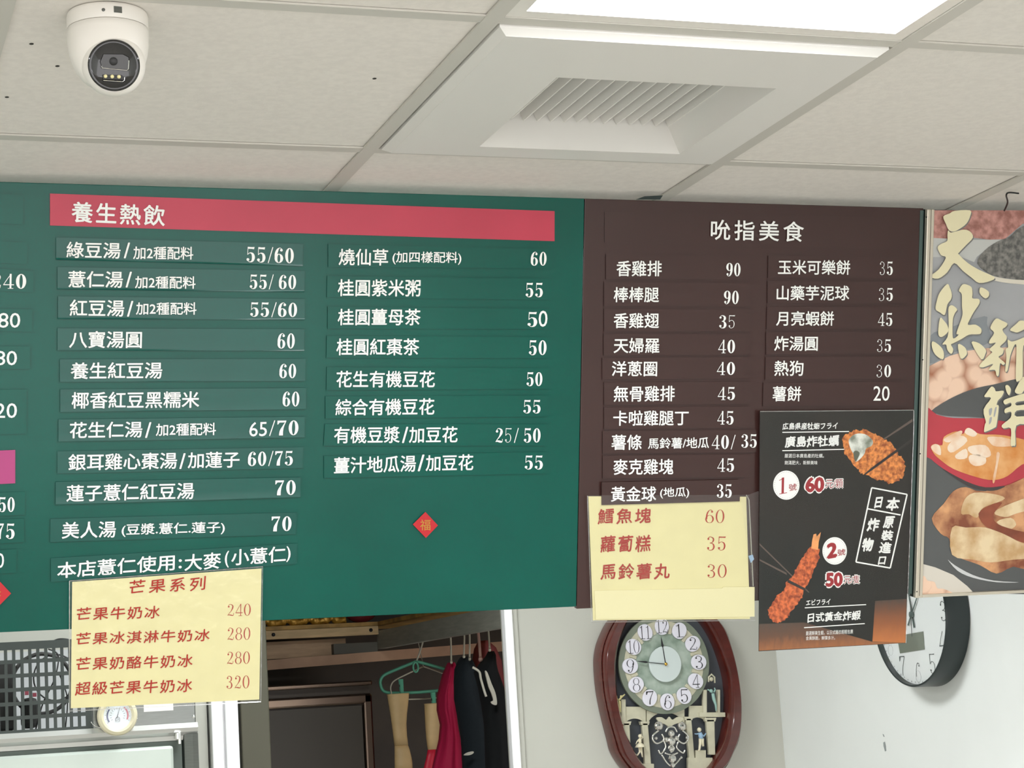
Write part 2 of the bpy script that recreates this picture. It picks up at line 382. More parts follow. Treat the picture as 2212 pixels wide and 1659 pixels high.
# ------------------------------------------------------------------ ceiling lamps (the lit square panels)
LAB = {(0, 2): 'lit white square ceiling light panel beside the air vent', (-3, 2): 'lit square ceiling light panel in the row left of the camera dome',
       (0, 6): 'lit square ceiling light panel nearest the shop front, right row', (-3, 6): 'lit square ceiling light panel nearest the shop front, left row',
       (0, -1): 'lit square ceiling light panel over the kitchen behind the boards', (-3, -1): 'lit square ceiling light panel over the far left of the kitchen'}
for c in LAMPS:
    x0, x1, y0, y1 = cell(*c); g = BAR/2+.001
    t = thing('ceiling_light', LAB[c], 'light', ((x0+x1)/2, (y0+y1)/2, CEIL+.004), 'square ceiling light panels')
    k = .022; a, b, cc, d = x0+g, x1-g, y0+g, y1-g; z0, z1 = CEIL+.002, CEIL+.014
    mb = MB().box((a, cc, z0), (a+k, d, z1)).box((b-k, cc, z0), (b, d, z1)).box((a+k, cc, z0), (b-k, cc+k, z1)).box((a+k, d-k, z0), (b-k, d, z1))
    obj('frame', mb, M_WHITE, t, label='narrow white frame')
    obj('diffuser', MB().box((a+k, cc+k, CEIL+.006), (b-k, d-k, CEIL+.012)), M_LAMPK if LAMPS[c] else M_LAMP, t)

# ------------------------------------------------------------------ ceiling vent
x0, x1, y0, y1 = cell(0, 1); g = BAR/2-.002
oL = at_z(1022, 305, CEIL); oR = at_z(1470, 318, CEIL); oN = at_z(1213, 153, CEIL)
vx0, vx1, vy1, vy0 = (oL.x+oN.x)/2, oR.x, (oL.y+oR.y)/2, oN.y
vent = thing('ceiling_vent', 'white square ceiling air vent with slanted louvre blades beside the light panel', 'vent', ((x0+x1)/2, (y0+y1)/2, CEIL))
def frame_ring(outer, inner, z0, z1):
    (a, b, c, d), (e, f_, g_, h) = outer, inner; mb = MB()
    o4 = [(a, c), (b, c), (b, d), (a, d)]; i4 = [(e, g_), (f_, g_), (f_, h), (e, h)]
    for k in range(4):
        n = (k+1) % 4
        mb.hexa([o4[k]+(z0[0],), o4[n]+(z0[0],), i4[n]+(z0[1],), i4[k]+(z0[1],)], [o4[k]+(z1,), o4[n]+(z1,), i4[n]+(z1,), i4[k]+(z1,)])
    return mb
a, b, c, d = x0+g+.006, x1-g-.006, y0+g+.006, y1-g-.006
obj('panel', frame_ring((a+.012, b-.012, c+.012, d-.012), (vx0, vx1, vy0, vy1), (CEIL-.010, CEIL-.010), CEIL+.006), M_VENT, vent)
obj('panel_rim', frame_ring((a, b, c, d), (a+.0125, b-.0125, c+.0125, d-.0125), (CEIL-.002, CEIL-.010), CEIL+.006), M_VENT, vent, label='rounded outer rim')
zt = CEIL+.036; fl = at_z(1075, 256, zt); fr = at_z(1447, 268, zt)
ix0, ix1, iy1 = vx0+.03, fr.x, fl.y; iy0 = vy0+.02; zb = CEIL-.0097
mb = MB()
mb.hexa([(vx0, vy1, zb), (vx1, vy1, zb), (ix1, iy1, zt), (ix0, iy1, zt)], [(vx0, vy1+.004, zb), (vx1, vy1+.004, zb), (ix1, iy1+.004, zt), (ix0, iy1+.004, zt)])
mb.hexa([(vx1, vy1, zb), (vx1, vy0, zb), (ix1, iy0, zt), (ix1, iy1, zt)], [(vx1+.004, vy1, zb), (vx1+.004, vy0, zb), (ix1+.004, iy0, zt), (ix1+.004, iy1, zt)])
mb.hexa([(vx0, vy1, zb), (vx0, vy0, zb), (ix0, iy0, zt), (ix0, iy1, zt)], [(vx0-.004, vy1, zb), (vx0-.004, vy0, zb), (ix0-.004, iy0, zt), (ix0-.004, iy1, zt)])
mb.hexa([(vx0, vy0, zb), (vx1, vy0, zb), (ix1, iy0, zt), (ix0, iy0, zt)], [(vx0, vy0-.004, zb), (vx1, vy0-.004, zb), (ix1, iy0-.004, zt), (ix0, iy0-.004, zt)])
obj('recess_wall', mb, M_VENT, vent, label='sloping inner wall of the vent opening')
obj('back_plate', MB().box((ix0-.02, iy0-.02, zt+.052), (ix1+.02, iy1+.02, zt+.056)), mat('vent duct grey', rgb(196, 200, 204), .6), vent, label='grey plate above the blades')
mb = MB().box((ix0-.02, iy1, zt), (ix1+.02, iy1+.004, zt+.052)).box((ix0-.006, iy0, zt), (ix0-.002, iy1, zt+.052)).box((ix1+.002, iy0, zt), (ix1+.006, iy1, zt+.052)).box((ix0-.02, iy0-.004, zt), (ix1+.02, iy0, zt+.052))
obj('duct_wall', mb, M_VENT, vent)
NB = 13
for k in range(NB):
    xa = ix0+(ix1-ix0)*(k+.35)/NB
    mb = MB().prism([(xa+.014, iy0+.002, zt-.002), (xa+.016, iy0+.002, zt-.002), (xa+.002, iy0+.002, zt+.034), (xa, iy0+.002, zt+.034)], (0, iy1-iy0-.004, 0))
    obj('louvre_blade', mb, M_VENT, vent)

# ------------------------------------------------------------------ ceiling security camera
cc = at_z(232, 38, CEIL); R = .0497
cctv = thing('security_camera', 'white dome security camera with black round faceplate under the ceiling', 'camera', (cc.x, cc.y, CEIL))
Z = Vector((0, 0, -1)); o = Vector((cc.x, cc.y, CEIL+.003))
obj('mounting_ring', MB().lathe([(R*.97, 0), (R*.985, .001), (R, .004), (R, .019), (R*.992, .0195)], o, Z, 64), M_WHITE, cctv, smooth=True, label='white mounting ring')
prof = [(R*.985, .0200), (R*1.0, .0206), (R*1.0, .028), (R*.99, .040), (R*.955, .052), (R*.89, .063), (R*.80, .073), (R*.69, .081), (R*.58, .087), (R*.4, .089)]
obj('housing', MB().lathe(prof, o, Z, 64), M_WHITE, cctv, smooth='all', label='tapering white cup')
fd = (at_z(246, 141, CEIL)-CAM); rc = ray(246, 141).normalized()
dist = (Vector((cc.x, cc.y, CEIL-.062))-CAM).dot(rc)
fc = CAM+rc*(dist-.0385)              # centre of the faceplate, in front of the cup
nrm = (-rc+Vector((.02, 0, 0))).normalized()
RB = .0385; ballc = fc-nrm*.020
bprof = []
for k in range(13):
    a = math.pi*(.30+.70*k/12); bprof.append((max(1e-4, RB*math.sin(a)), -RB*math.cos(a)))
mb = MB().lathe([(r, -h) for r, h in bprof][::-1], ballc, nrm, 56, cap1=False)
mb.lathe([(RB*math.sin(math.pi*.30), RB*math.cos(math.pi*.30)), (.0318, .0235), (.0312, .0237)], ballc, nrm, 56, False, False)
obj('ball', mb, M_WHITE, cctv, smooth='all', label='white ball')
fo = ballc+nrm*.0225
face = obj('faceplate', MB().lathe([(.0306, 0), (.0306, .0018), (.0296, .0024), (.0285, .0019), (.027, .0022), (.0262, .0016), (.0002, .0016)], fo, nrm, 56), M_BLKGL, cctv, smooth=True, label='glossy black disc')
ex = nrm.cross(Vector((0, 0, 1))).normalized()*-1
if ex.dot(RX) < 0: ex = -ex
ey = ex.cross(nrm)*1
if ey.z < 0: ey = -ey
def fp(x, y, h=.0024): return fo+ex*x*.001+ey*y*.001+nrm*h
M_LENS = mat('grey lens window', rgb(62, 62, 62), .25)
obj('lens_window', MB().prism([fp(*p) for p in [(-12, 13), (11, 13), (17.5, 9.5), (18, -5), (-14, -3), (-16, 4)]], nrm*.0008), M_LENS, face, label='grey lens window')
obj('lens', MB().lathe([(.0050, 0), (.0050, .0014), (.0040, .002), (.0001, .0022)], fp(-.5, 4.7, .0028), nrm, 24), M_BLACK, face, smooth=True)
obj('chrome_line', MB().tube([fp(-14.8, -1, .0033), fp(-14.2, -3.2, .0033), fp(15.4, -6, .0033), fp(17.2, -4, .0033), fp(18, 6, .0033)], .0006, 6), M_CHROME, face)
obj('light_window', MB().prism([fp(*p) for p in [(-13.5, -11), (9, -11.6), (12, -14), (11, -17.4), (-13.5, -16.6)]], nrm*.0006), M_BLACK, face)
M_LED = mat('cream led', rgb(236, 226, 170), .3)
for k in range(3): obj('led', MB().ball(fp(-10.4+k*8, -13.2-k*.25, .0034), .0023, 8), M_LED, face)
obj('led_rail', MB().tube([fp(-13, -18.2, .0033), fp(9.6, -19.6, .0033), fp(12, -18, .0033), fp(12.2, -14.5, .0033)], .00055, 6), M_CHROME, face)
sa = at_z(220, 16, CEIL-.012)
pdir = (Vector((0, 0, 0))+Vector((sa.x-cc.x, sa.y-cc.y, 0))).normalized()
obj('screw', MB().lathe([(.0022, 0), (.0022, .001), (.0012, .0016)], o+Z*.011+pdir*(R-.0006), pdir, 12), M_STEEL, cctv, label='small steel screw')
sb = at_z(262, 20, CEIL-.012); pdir = Vector((sb.x-cc.x, sb.y-cc.y, 0)).normalized(); pt = pdir.cross(Z)
obj('latch_slot', MB().hexa([o+Z*.006+pdir*(R+.0003)-pt*.005, o+Z*.006+pdir*(R+.0003)+pt*.005, o+Z*.014+pdir*(R+.0003)+pt*.005, o+Z*.014+pdir*(R+.0003)-pt*.005],
    [o+Z*.006+pdir*(R-.004)-pt*.005, o+Z*.006+pdir*(R-.004)+pt*.005, o+Z*.014+pdir*(R-.004)+pt*.005, o+Z*.014+pdir*(R-.004)-pt*.005]), M_STEEL, cctv)

# ================================================================== MENU BOARDS
BH = .7135
UF0 = .5*(bd(2008, 454).x+bd(1990, 1286).x)
UL, UM, UR = -.60, 1.2735, UF0-.0166
def board(name, label, u0, u1, m, v1):
    t = thing(name, label, 'menu board', tuple(bp((u0+u1)/2, 0, 0)))
    mb = MB().prism([bp(u0, 0), bp(u1, 0), bp(u1, v1), bp(u0, v1)], -BN*.012)
    obj('panel', mb, m, t, bevel=.001); return t
green = board('menu_board', 'long dark green hot drinks menu board hanging under the ceiling', UL, UM-.0005, M_GREEN, BH)
brown = board('menu_board', 'dark brown fried snacks menu board between the green board and food photo', UM+.0005, UR, M_BROWN, BH+.004)
obj('frame_edge', MB().prism([bp(UR-.0075, .004, .001), bp(UR, .004, .001), bp(UR, BH+.004, .001), bp(UR-.0075, BH+.004, .001)], -BN*.01), mat('dull green edge', rgb(70, 92, 88), .4), brown)
# small flat dark patch on the top edge
obj('dark_patch', slab([(1374, 431), (1393, 424), (1432, 422), (1426, 431)], .004, .003), M_EDGE, brown, label='small dark patch on the top edge')
hs = strip([(108, 418), (1198, 456), (1198, 521), (108, 487)], M_RED, green, .0022, .002, name='header_strip'); hs['label'] = 'red header strip'
write('lettering', '養生熱飲', 155, 357, 435, 480, hs, dy=9, fat=.018, space=1.18)
LEFT = [   # strip quad, words [(text, x0, x1, top, bottom, dy)], prices [(text, x0, x1, top, bottom, dy, thin)]
 ([(121, 513), (654, 527), (654, 575), (121, 561)], [('綠豆湯', 144, 261, 522, 557, 2), ('/', 268, 281, 524, 558, 0), ('加2種配料', 288, 418, 532, 560, 1)], [('55/60', 533, 635, 533, 566, 3, ())], .004),
 ([(124, 577), (658, 585), (657, 631), (124, 625)], [('薏仁湯', 148, 266, 585, 621, 1), ('/', 272, 285, 587, 621, 0), ('加2種配料', 292, 423, 596, 623, 1)], [('55/ 60', 540, 640, 593, 624, 1, ())], .004),
 ([(125, 640), (658, 646), (658, 691), (125, 689)], [('紅豆湯', 151, 269, 647, 683, 1), ('/', 275, 288, 650, 684, 0), ('加2種配料', 294, 425, 653, 680, 0)], [('55/60', 541, 642, 653, 684, 1, ())], .0035),
 ([(124, 709), (657, 711), (657, 758), (124, 757)], [('八寶湯圓', 150, 307, 715, 752, 0)], [('60', 600, 637, 720, 753, 0, ())], .0035),
 ([(129, 776), (660, 775), (659, 823), (129, 825)], [('養生紅豆湯', 153, 351, 783, 819, -1)], [('60', 604, 640, 786, 817, 0, ())], .003),
 ([(130, 841), (661, 838), (661, 884), (130, 890)], [('椰香紅豆黑糯米', 155, 431, 847, 883, -2)], [('60', 611, 647, 846, 878, 0, ())], .003),
 ([(126, 906), (658, 900), (658, 945), (126, 954)], [('花生仁湯', 151, 308, 912, 947, -2), ('/', 314, 327, 912, 946, 0), ('加2種配料', 337, 467, 915, 942, -2)], [('65', 539, 577, 912, 943, -1, 'sans'), ('/70', 582, 645, 909, 941, -1, ())], .0025),
 ([(124, 975), (655, 966), (654, 1011), (124, 1023)], [('銀耳雞心棗湯', 148, 383, 981, 1017, -4), ('/', 388, 401, 979, 1013, 0), ('加蓮子', 406, 518, 977, 1012, -2)], [('60/75', 536, 633, 976, 1007, -2, ())], 0),
 ([(120, 1041), (649, 1031), (649, 1074), (120, 1090)], [('蓮子薏仁紅豆湯', 144, 420, 1048, 1084, -6)], [('70', 595, 639, 1038, 1070, -1, ())], .003),
 ([(109, 1121), (641, 1107), (639, 1154), (108, 1171)], [('美人湯', 134, 251, 1128, 1164, -3), ('(豆漿.薏仁.蓮子)', 263, 486, 1132, 1160, -6)], [('70', 587, 630, 1116, 1148, -1, ())], 0),
 ([(110, 1206), (642, 1174), (641, 1218), (110, 1257)], [('本店薏仁使用', 124, 378, 1215, 1250, -18), (':', 386, 393, 1208, 1228, 0), ('大麥', 399, 478, 1198, 1234, -6), ('(', 486, 495, 1190, 1226, 0), ('小薏仁', 500, 618, 1187, 1222, -8), (')', 619, 628, 1180, 1214, 0)], [], 0),
]
MID = [
 ([(709, 527), (1195, 538), (1194, 580), (709, 577)], [('燒仙草', 732, 839, 537, 573, 1), ('(加四樣配料)', 848, 997, 543, 571, 1)], [('60', 1147, 1181, 544, 574, 0, ())]),
 ([(707, 596), (1193, 602), (1191, 648), (706, 642)], [('桂圓紫米粥', 730, 909, 603, 640, 1)], [('55', 1136, 1173, 611, 642, 0, ())]),
 ([(708, 662), (1190, 667), (1189, 711), (708, 710)], [('桂圓薑母茶', 730, 909, 667, 703, 0)], [('5', 1140, 1161, 674, 706, 0, ()), ('0', 1164, 1183, 671, 706, 0, 'sans')]),
 ([(706, 725), (1190, 728), (1189, 774), (705, 773)], [('桂圓紅棗茶', 727, 906, 731, 768, 0)], [('50', 1143, 1181, 735, 767, 0, ())]),
 ([(706, 793), (1187, 795), (1187, 840), (705, 843)], [('花生有機豆花', 727, 940, 801, 837, 0)], [('50', 1138, 1172, 804, 834, 0, ())]),
 ([(703, 856), (1185, 854), (1182, 900), (703, 904)], [('綜合有機豆花', 725, 939, 862, 898, -2)], [('55', 1131, 1168, 864, 893, 0, ())]),
 ([(702, 916), (1182, 916), (1181, 963), (699, 963)], [('有機豆漿', 722, 864, 922, 958, -1), ('/', 869, 882, 922, 957, 0), ('加豆花', 884, 989, 922, 957, -1)], [('25/ 50', 1071, 1168, 925, 956, 0, (1,))]),
 ([(700, 985), (1181, 976), (1181, 1023), (700, 1033)], [('薑汁地瓜湯', 722, 899, 988, 1024, -5), ('/', 903, 917, 982, 1018, 0), ('加豆花', 920, 1023, 983, 1018, -2)], [('55', 1134, 1173, 984, 1014, 0, ())]),
]
FAR = [
 ([(-300, 562), (73, 585), (72, 632), (-300, 612)], [('240', -19, 57, 591, 623, 1, ())]),
 ([(-300, 660), (70, 668), (70, 717), (-300, 709)], [('180', -20, 44, 676, 708, 0, 'sans')]),
 ([(-300, 745), (65, 748), (65, 797), (-300, 797)], [('180', -27, 37, 758, 789, 0, 'sans')]),
 ([(-300, 845), (58, 841), (57, 937), (-300, 944)], [('120', -27, 37, 871, 903, 0, 'sans')]),
 ([(-300, 1076), (54, 1062), (54, 1112), (-300, 1128)], [('50', -2, 32, 1074, 1106, 0, ())]),
 ([(-300, 1135), (52, 1120), (52, 1171), (-300, 1190)], [('75', -9, 32, 1131, 1164, 0, ())]),
 ([(-300, 1205), (36, 1186), (35, 1237), (-300, 1258)], [('50', -26, 9, 1195, 1227, 0, 'sans')]),
]
def fill(parent, strips, m, curl=0):
    for row in strips:
        q = row[0]; words = row[1] if len(row) > 2 else []; prices = row[2] if len(row) > 2 else row[1]
        c = row[3] if len(row) > 3 else 0
        up = row[4]-.0028 if len(row) > 4 else .0006 if c else 0       # this strip overlaps the paper sheet below it
        st = strip(q, m, parent, off=.0028+(0 if c else up), curl=c)
        for w in words:
            thin = 1.0
            write('lettering', w[0], w[1], w[2], w[3], w[4], st, dy=w[5], fat=.014, off=.004+up)
        for p in prices:
            if p[6] == 'sans': write('price', p[0], p[1], p[2], p[3], p[4], st, dy=p[5], fat=.004, off=.004+up)
            else: price(p[0], p[1], p[2], p[3], p[4], st, dy=p[5], thin=p[6], off=.004+up)
fill(green, LEFT, M_GSTRIP); fill(green, MID, M_GREEN); fill(green, FAR, M_GREEN)
for q in ([(-300, 402), (50, 421), (50, 485), (-300, 470)], [(-300, 508), (60, 524), (58, 571), (-300, 555)]): strip(q, M_GREEN, green)
pk = strip([(-300, 985), (33, 972), (33, 1044), (-300, 1060)], M_PINK, green, .0024, .002, name='header_strip'); pk['label'] = 'magenta header strip'

bh = strip([(1306, 458), (1956, 470), (1956, 539), (1306, 524)], M_BSTRIP, brown, name='header_strip', off=.0016)
write('lettering', '吮指美食', 1536, 1737, 474, 518, bh, dy=5, fat=.012, space=1.28)
BL = [
 ([(1309, 549), (1622, 553), (1620, 604), (1309, 603)], [('香雞排', 1332, 1430, 563, 597, 0)], [('90', 1569, 1600, 568, 597, 0, ())]),
 ([(1305, 609), (1622, 611), (1620, 662), (1305, 661)], [('棒棒腿', 1326, 1424, 620, 653, 0)], [('90', 1564, 1596, 628, 657, 0, ())]),
 ([(1305, 667), (1622, 668), (1620, 716), (1305, 716)], [('香雞翅', 1326, 1424, 676, 709, 0)], [('35', 1554, 1588, 681, 709, 0, (1,))]),
 ([(1304, 721), (1622, 721), (1620, 767), (1304, 768)], [('天婦羅', 1326, 1425, 730, 763, 0)], [('40', 1552, 1588, 734, 763, 0, ())]),
 ([(1301, 773), (1622, 771), (1620, 818), (1301, 820)], [('洋蔥圈', 1322, 1420, 780, 813, 0)], [('40', 1549, 1588, 782, 810, 0, ())]),
 ([(1305, 826), (1622, 824), (1620, 873), (1305, 875)], [('無骨雞排', 1326, 1458, 834, 868, -1)], [('45', 1551, 1588, 836, 864, 0, ())]),
 ([(1305, 880), (1622, 878), (1620, 924), (1305, 927)], [('卡啦雞腿丁', 1325, 1488, 887, 920, -1)], [('45', 1550, 1585, 888, 917, 0, ())]),
 ([(1302, 931), (1638, 928), (1636, 977), (1302, 980)], [('薯條', 1321, 1387, 939, 972, 0), ('馬鈴薯/地瓜', 1400, 1532, 946, 970, -2)], [('40/', 1538, 1589, 940, 970, 0, ()), ('35', 1602, 1635, 938, 967, 0, ())]),
 ([(1302, 984), (1622, 981), (1620, 1031), (1302, 1034)], [('麥克雞塊', 1325, 1455, 992, 1026, -1)], [('45', 1550, 1586, 990, 1019, 0, ())]),
 ([(1300, 1042), (1600, 1036), (1598, 1083), (1300, 1091)], [('黃金球', 1320, 1418, 1051, 1084, -1), ('(地瓜)', 1426, 1489, 1053, 1077, -1)], [('35', 1549, 1581, 1046, 1075, 0, ())], 0, .0066),
]
BR = [
 ([(1660, 552), (1962, 556), (1960, 602), (1659, 600)], [('玉米可樂餅', 1681, 1837, 561, 593, 1)], [('35', 1901, 1929, 565, 594, 0, (0,))]),
 ([(1658, 607), (1962, 608), (1960, 655), (1658, 655)], [('山藥芋泥球', 1678, 1835, 617, 649, 0)], [('35', 1899, 1929, 622, 650, 0, (0,))]),
 ([(1657, 663), (1962, 662), (1960, 710), (1656, 711)], [('月亮蝦餅', 1677, 1802, 672, 704, 0)], [('45', 1897, 1928, 676, 704, 0, ())]),
 ([(1655, 717), (1960, 716), (1958, 764), (1655, 766)], [('炸湯圓', 1673, 1767, 726, 758, 0)], [('35', 1895, 1925, 733, 760, 0, (0,))]),
 ([(1654, 771), (1960, 769), (1958, 818), (1653, 820)], [('熱狗', 1673, 1736, 779, 812, 0)], [('30', 1894, 1925, 788, 815, 0, (0,))]),
 ([(1649, 827), (1958, 824), (1957, 876), (1648, 878)], [('薯餅', 1669, 1731, 834, 867, 0)], [('20', 1887, 1922, 834, 866, 0, 'sans')]),
]
fill(brown, BL, M_BSTRIP); fill(brown, BR, M_BSTRIP)

# festival diamonds
def diamond(cx, cy, a, b, label, ch):
    q = [(cx, cy-b), (cx+a, cy+1), (cx+1, cy+b), (cx-a, cy-1)]
    t = thing('paper_diamond', label, 'paper decoration', tuple(bd(cx, cy, .003)), 'red festival paper diamonds')
    obj('paper', slab(q, .0036, .0014), M_FURED, t)
    write('lettering', ch, cx-a*.42, cx+a*.42, cy-b*.42, cy+b*.42, t, M_GOLD, dy=0, off=.0041, fat=.01)
diamond(919, 1134, 27, 28, 'red paper diamond with gold character on empty lower part of green board', '福')
diamond(-13, 1281, 37, 38, 'red paper diamond cut by the left edge of the photo', '春')

# ================================================================== PAPER SIGNS ON THE BOARDS
KAI = (.014, -.022, 3)
def kai(s, x0, x1, yt, yb, parent, dy, off, m=None, sp=1.0, nib=KAI): return write('lettering', s, x0, x1, yt, yb, parent, m or M_RLET, dy=dy, off=off, fat=0, space=sp, nib=nib, lean=-.01, rising=.10)
mango = thing('paper_sign', 'yellow laminated mango ice price sheet with red writing, below green board', 'paper sign', tuple(bd(358, 1380, .006)), 'yellow price sheets')
obj('paper', slab([(156, 1257), (565, 1228), (560, 1511), (153, 1530)], .0062, .0006), M_YEL, mango, label='pale yellow paper')
obj('sleeve', slab([(149, 1254), (568, 1223), (564, 1517), (149, 1537)], .0072, .0003), M_SLEEVE, mango, label='clear plastic sleeve')
def rim(quad, off, w, fn=bd):
    q = [fn(x, y, off) for x, y in quad]; mb = MB(); mb.tube(q+[q[0]], w, 6); return mb
M_RIM = film('sleeve edge film', .45, .2)
obj('sleeve_edge', rim([(150, 1255), (567.5, 1224), (563.5, 1516), (149.5, 1536)], .0068, .0009), M_RIM, mango, label='bright welded edge of the sleeve')
kai('芒果系列', 280, 445, 1252, 1284, mango, -8, .0066, sp=1.3)
for s, x0, x1, yt, yb, dy, p, px0, px1, pyt, pyb in [('芒果牛奶冰', 166, 345, 1312, 1341, -4, '240', 492, 542, 1305, 1331), ('芒果冰淇淋牛奶冰', 165, 453, 1366, 1394, -8, '280', 492, 541, 1356, 1383),
        ('芒果奶酪牛奶冰', 165, 416, 1420, 1449, -7, '280', 491, 540, 1408, 1435), ('超級芒果牛奶冰', 162, 415, 1473, 1503, -7, '320', 490, 539, 1460, 1488)]:
    kai(s, x0, x1, yt, yb, mango, dy, .0066, sp=1.12)
    price(p, px0, px1, pyt, pyb, mango, M_RLET, dy=-1, off=.0066, k=.55)

snack = thing('paper_sign', 'yellow snack price sheet with red writing and a card over its foot, below brown board', 'paper sign', tuple(bd(1450, 1205, .006)), 'yellow price sheets')
obj('paper', slab([(1271, 1072), (1612, 1073), (1620, 1337), (1281, 1340)], .0040, .0006), M_YEL, snack, label='pale yellow paper tucked under the lowest brown strip')
obj('folded_card', MB().prism([bd(x, y, .0054) for x, y in [(1284, 1276), (1560, 1271), (1562, 1268), (1630, 1268), (1630, 1332), (1287, 1338)]], BN*-.001), M_YEL2, snack, label='paler yellow card')
obj('sleeve', slab([(1268, 1070), (1618, 1069), (1632, 1341), (1277, 1345)], .0074, .0003), M_SLEEVE, snack, label='clear plastic sleeve')
obj('sleeve_edge', MB().tube([bd(x, y, .0068) for x, y in [(1612, 1069), (1618, 1080), (1627, 1266)]], .0011, 6).tube([bd(x, y, .0068) for x, y in [(1269, 1071), (1278, 1344), (1631, 1340)]], .0008, 6), M_RIM, snack)
obj('tape', slab([(1617, 1201), (1626, 1198), (1629, 1208), (1622, 1216), (1616, 1212)][:4], .0078, .0005), mat('pale blue tape', rgb(150, 178, 204), .4), snack, label='scrap of pale blue tape')
for s, x0, x1, yt, yb, p, px0, px1, pyt, pyb, sp in [('鱈魚塊', 1291, 1406, 1098, 1133, '60', 1524, 1565, 1101, 1130, 1.2), ('蘿蔔糕', 1297, 1406, 1156, 1194, '35', 1528, 1568, 1159, 1189, 1.2), ('馬鈴薯丸', 1297, 1447, 1217, 1253, '30', 1529, 1570, 1219, 1248, 1.2)]:
    kai(s, x0, x1, yt, yb, snack, -1, .0046, sp=sp, nib=(.026, -.036, 3)); price(p, px0, px1, pyt, pyb, snack, M_RLET, dy=0, off=.0046, k=.5)

# ------------------------------------------------------------------ black fried seafood poster
PO = .0105
def Q(x, y): return (1620+x/2.9105, 860+y/2.9105)
def QQ(pts): return [Q(*p) for p in pts]
M_POST_BK = mat('poster black print', rgb(46, 41, 37), 0.3, col2=rgb(36, 38, 36), scale=4, spec=.25)
def ramp_print(name, stops, axis, lo, hi, rough=.35):
    m = bpy.data.materials.new(name); m.use_nodes = True; nt = m.node_tree; b = nt.nodes['Principled BSDF']; b.inputs['Roughness'].default_value = rough
    tc = nt.nodes.new('ShaderNodeTexCoord'); sp = nt.nodes.new('ShaderNodeSeparateXYZ'); nt.links.new(tc.outputs['Object'], sp.inputs[0])
    mr = nt.nodes.new('ShaderNodeMapRange'); mr.inputs[1].default_value = lo; mr.inputs[2].default_value = hi; nt.links.new(sp.outputs[axis], mr.inputs[0])
    nz = nt.nodes.new('ShaderNodeTexNoise'); nz.inputs['Scale'].default_value = 30; mp = nt.nodes.new('ShaderNodeMapping'); mp.inputs['Scale'].default_value = (8, 8, .6) ; nt.links.new(tc.outputs['Object'], mp.inputs[0]); nt.links.new(mp.outputs[0], nz.inputs['Vector'])
    ad = nt.nodes.new('ShaderNodeMath'); ad.operation = 'MULTIPLY_ADD'; ad.inputs[1].default_value = .25; ad.inputs[2].default_value = -.125; nt.links.new(nz.outputs['Fac'], ad.inputs[0])
    a2 = nt.nodes.new('ShaderNodeMath'); nt.links.new(ad.outputs[0], a2.inputs[0]); nt.links.new(mr.outputs[0], a2.inputs[1])
    r = nt.nodes.new('ShaderNodeValToRGB'); r.color_ramp.elements[0].position = stops[0][0]; r.color_ramp.elements[0].color = stops[0][1]; r.color_ramp.elements[1].position = stops[-1][0]; r.color_ramp.elements[1].color = stops[-1][1]
    for p, c in stops[1:-1]: e = r.color_ramp.elements.new(p); e.color = c
    nt.links.new(a2.outputs[0], r.inputs[0]); nt.links.new(r.outputs[0], b.inputs['Base Color']); return m
poster = thing('poster', 'black fried oyster and shrimp poster with white Japanese writing, right of the yellow sheet', 'poster', tuple(bd(1800, 1145, PO)))
base = bd(1800, 1145, PO); zlo = bd(1800, 1398, PO).z-base.z; zhi = bd(1800, 1300, PO).z-base.z
def sheet(name, quad, off, m, parent): return obj(name, slab(quad, off, .0012), m, parent)
sheet('sheet', [(1642, 888), (1974, 886), (1956, 1389), (1639, 1407)], PO, M_POST_BK, poster)
M_WOOD = ramp_print('poster wood print', [(0, rgb(196, 118, 60)), (.45, rgb(150, 88, 48)), (1, rgb(70, 56, 48))], 2, zlo, zhi)
shape('wood_print', QQ([(787, 1275), (985, 1262), (978, 1538), (770, 1530)]), PO+.0004, M_WOOD, poster, sm=False)
M_WOOD2 = ramp_print('poster brown print', [(0, rgb(160, 100, 58)), (.25, rgb(104, 70, 50)), (.6, rgb(66, 60, 54))], 2, bd(1650, 1405, PO).z-base.z, bd(1650, 1290, PO).z-base.z)
shape('wood_print', QQ([(58, 1420), (340, 1410), (770, 1532), (976, 1538), (57, 1588)]), PO+.0002, M_WOOD2, poster, sm=False)
M_BREAD = mat('golden crumb print', rgb(150, 74, 30), .5, col2=rgb(238, 150, 74), scale=130, lo=.36, hi=.64)
M_BREAD2 = mat('orange crumb print', rgb(140, 56, 24), .5, col2=rgb(226, 116, 62), scale=150, lo=.36, hi=.64)
M_OYS = mat('oyster print', rgb(120, 128, 112), .45, col2=rgb(226, 230, 220), scale=36, lo=.38, hi=.6)
M_STICK = mat('chopstick print', rgb(38, 30, 28), .4)
M_STICK2 = mat('pale chopstick print', rgb(96, 80, 72), .4)
def crumb(pts, k, seed):
    rd = random.Random(seed); q = smooth_poly([(x, y, 0) for x, y in pts], 5); return [(p.x+rd.uniform(-k, k), p.y+rd.uniform(-k, k)) for p in q]
oy = shape('oyster_print', QQ(crumb([(585, 250), (610, 225), (650, 205), (690, 200), (720, 198), (770, 215), (810, 240), (860, 265), (900, 300), (930, 345), (960, 380), (975, 430), (965, 490), (930, 520), (880, 540), (840, 520), (790, 515), (750, 490), (710, 480), (680, 450), (640, 410), (600, 350), (588, 300)], 7, 3)), PO+.0006, M_BREAD, poster, sm=False)
shape('oyster_flesh', QQ([(622, 262), (650, 232), (690, 222), (735, 232), (772, 268), (765, 300), (730, 318), (720, 350), (690, 385), (662, 400), (655, 360), (638, 330), (625, 295)]), PO+.0008, M_OYS, oy)
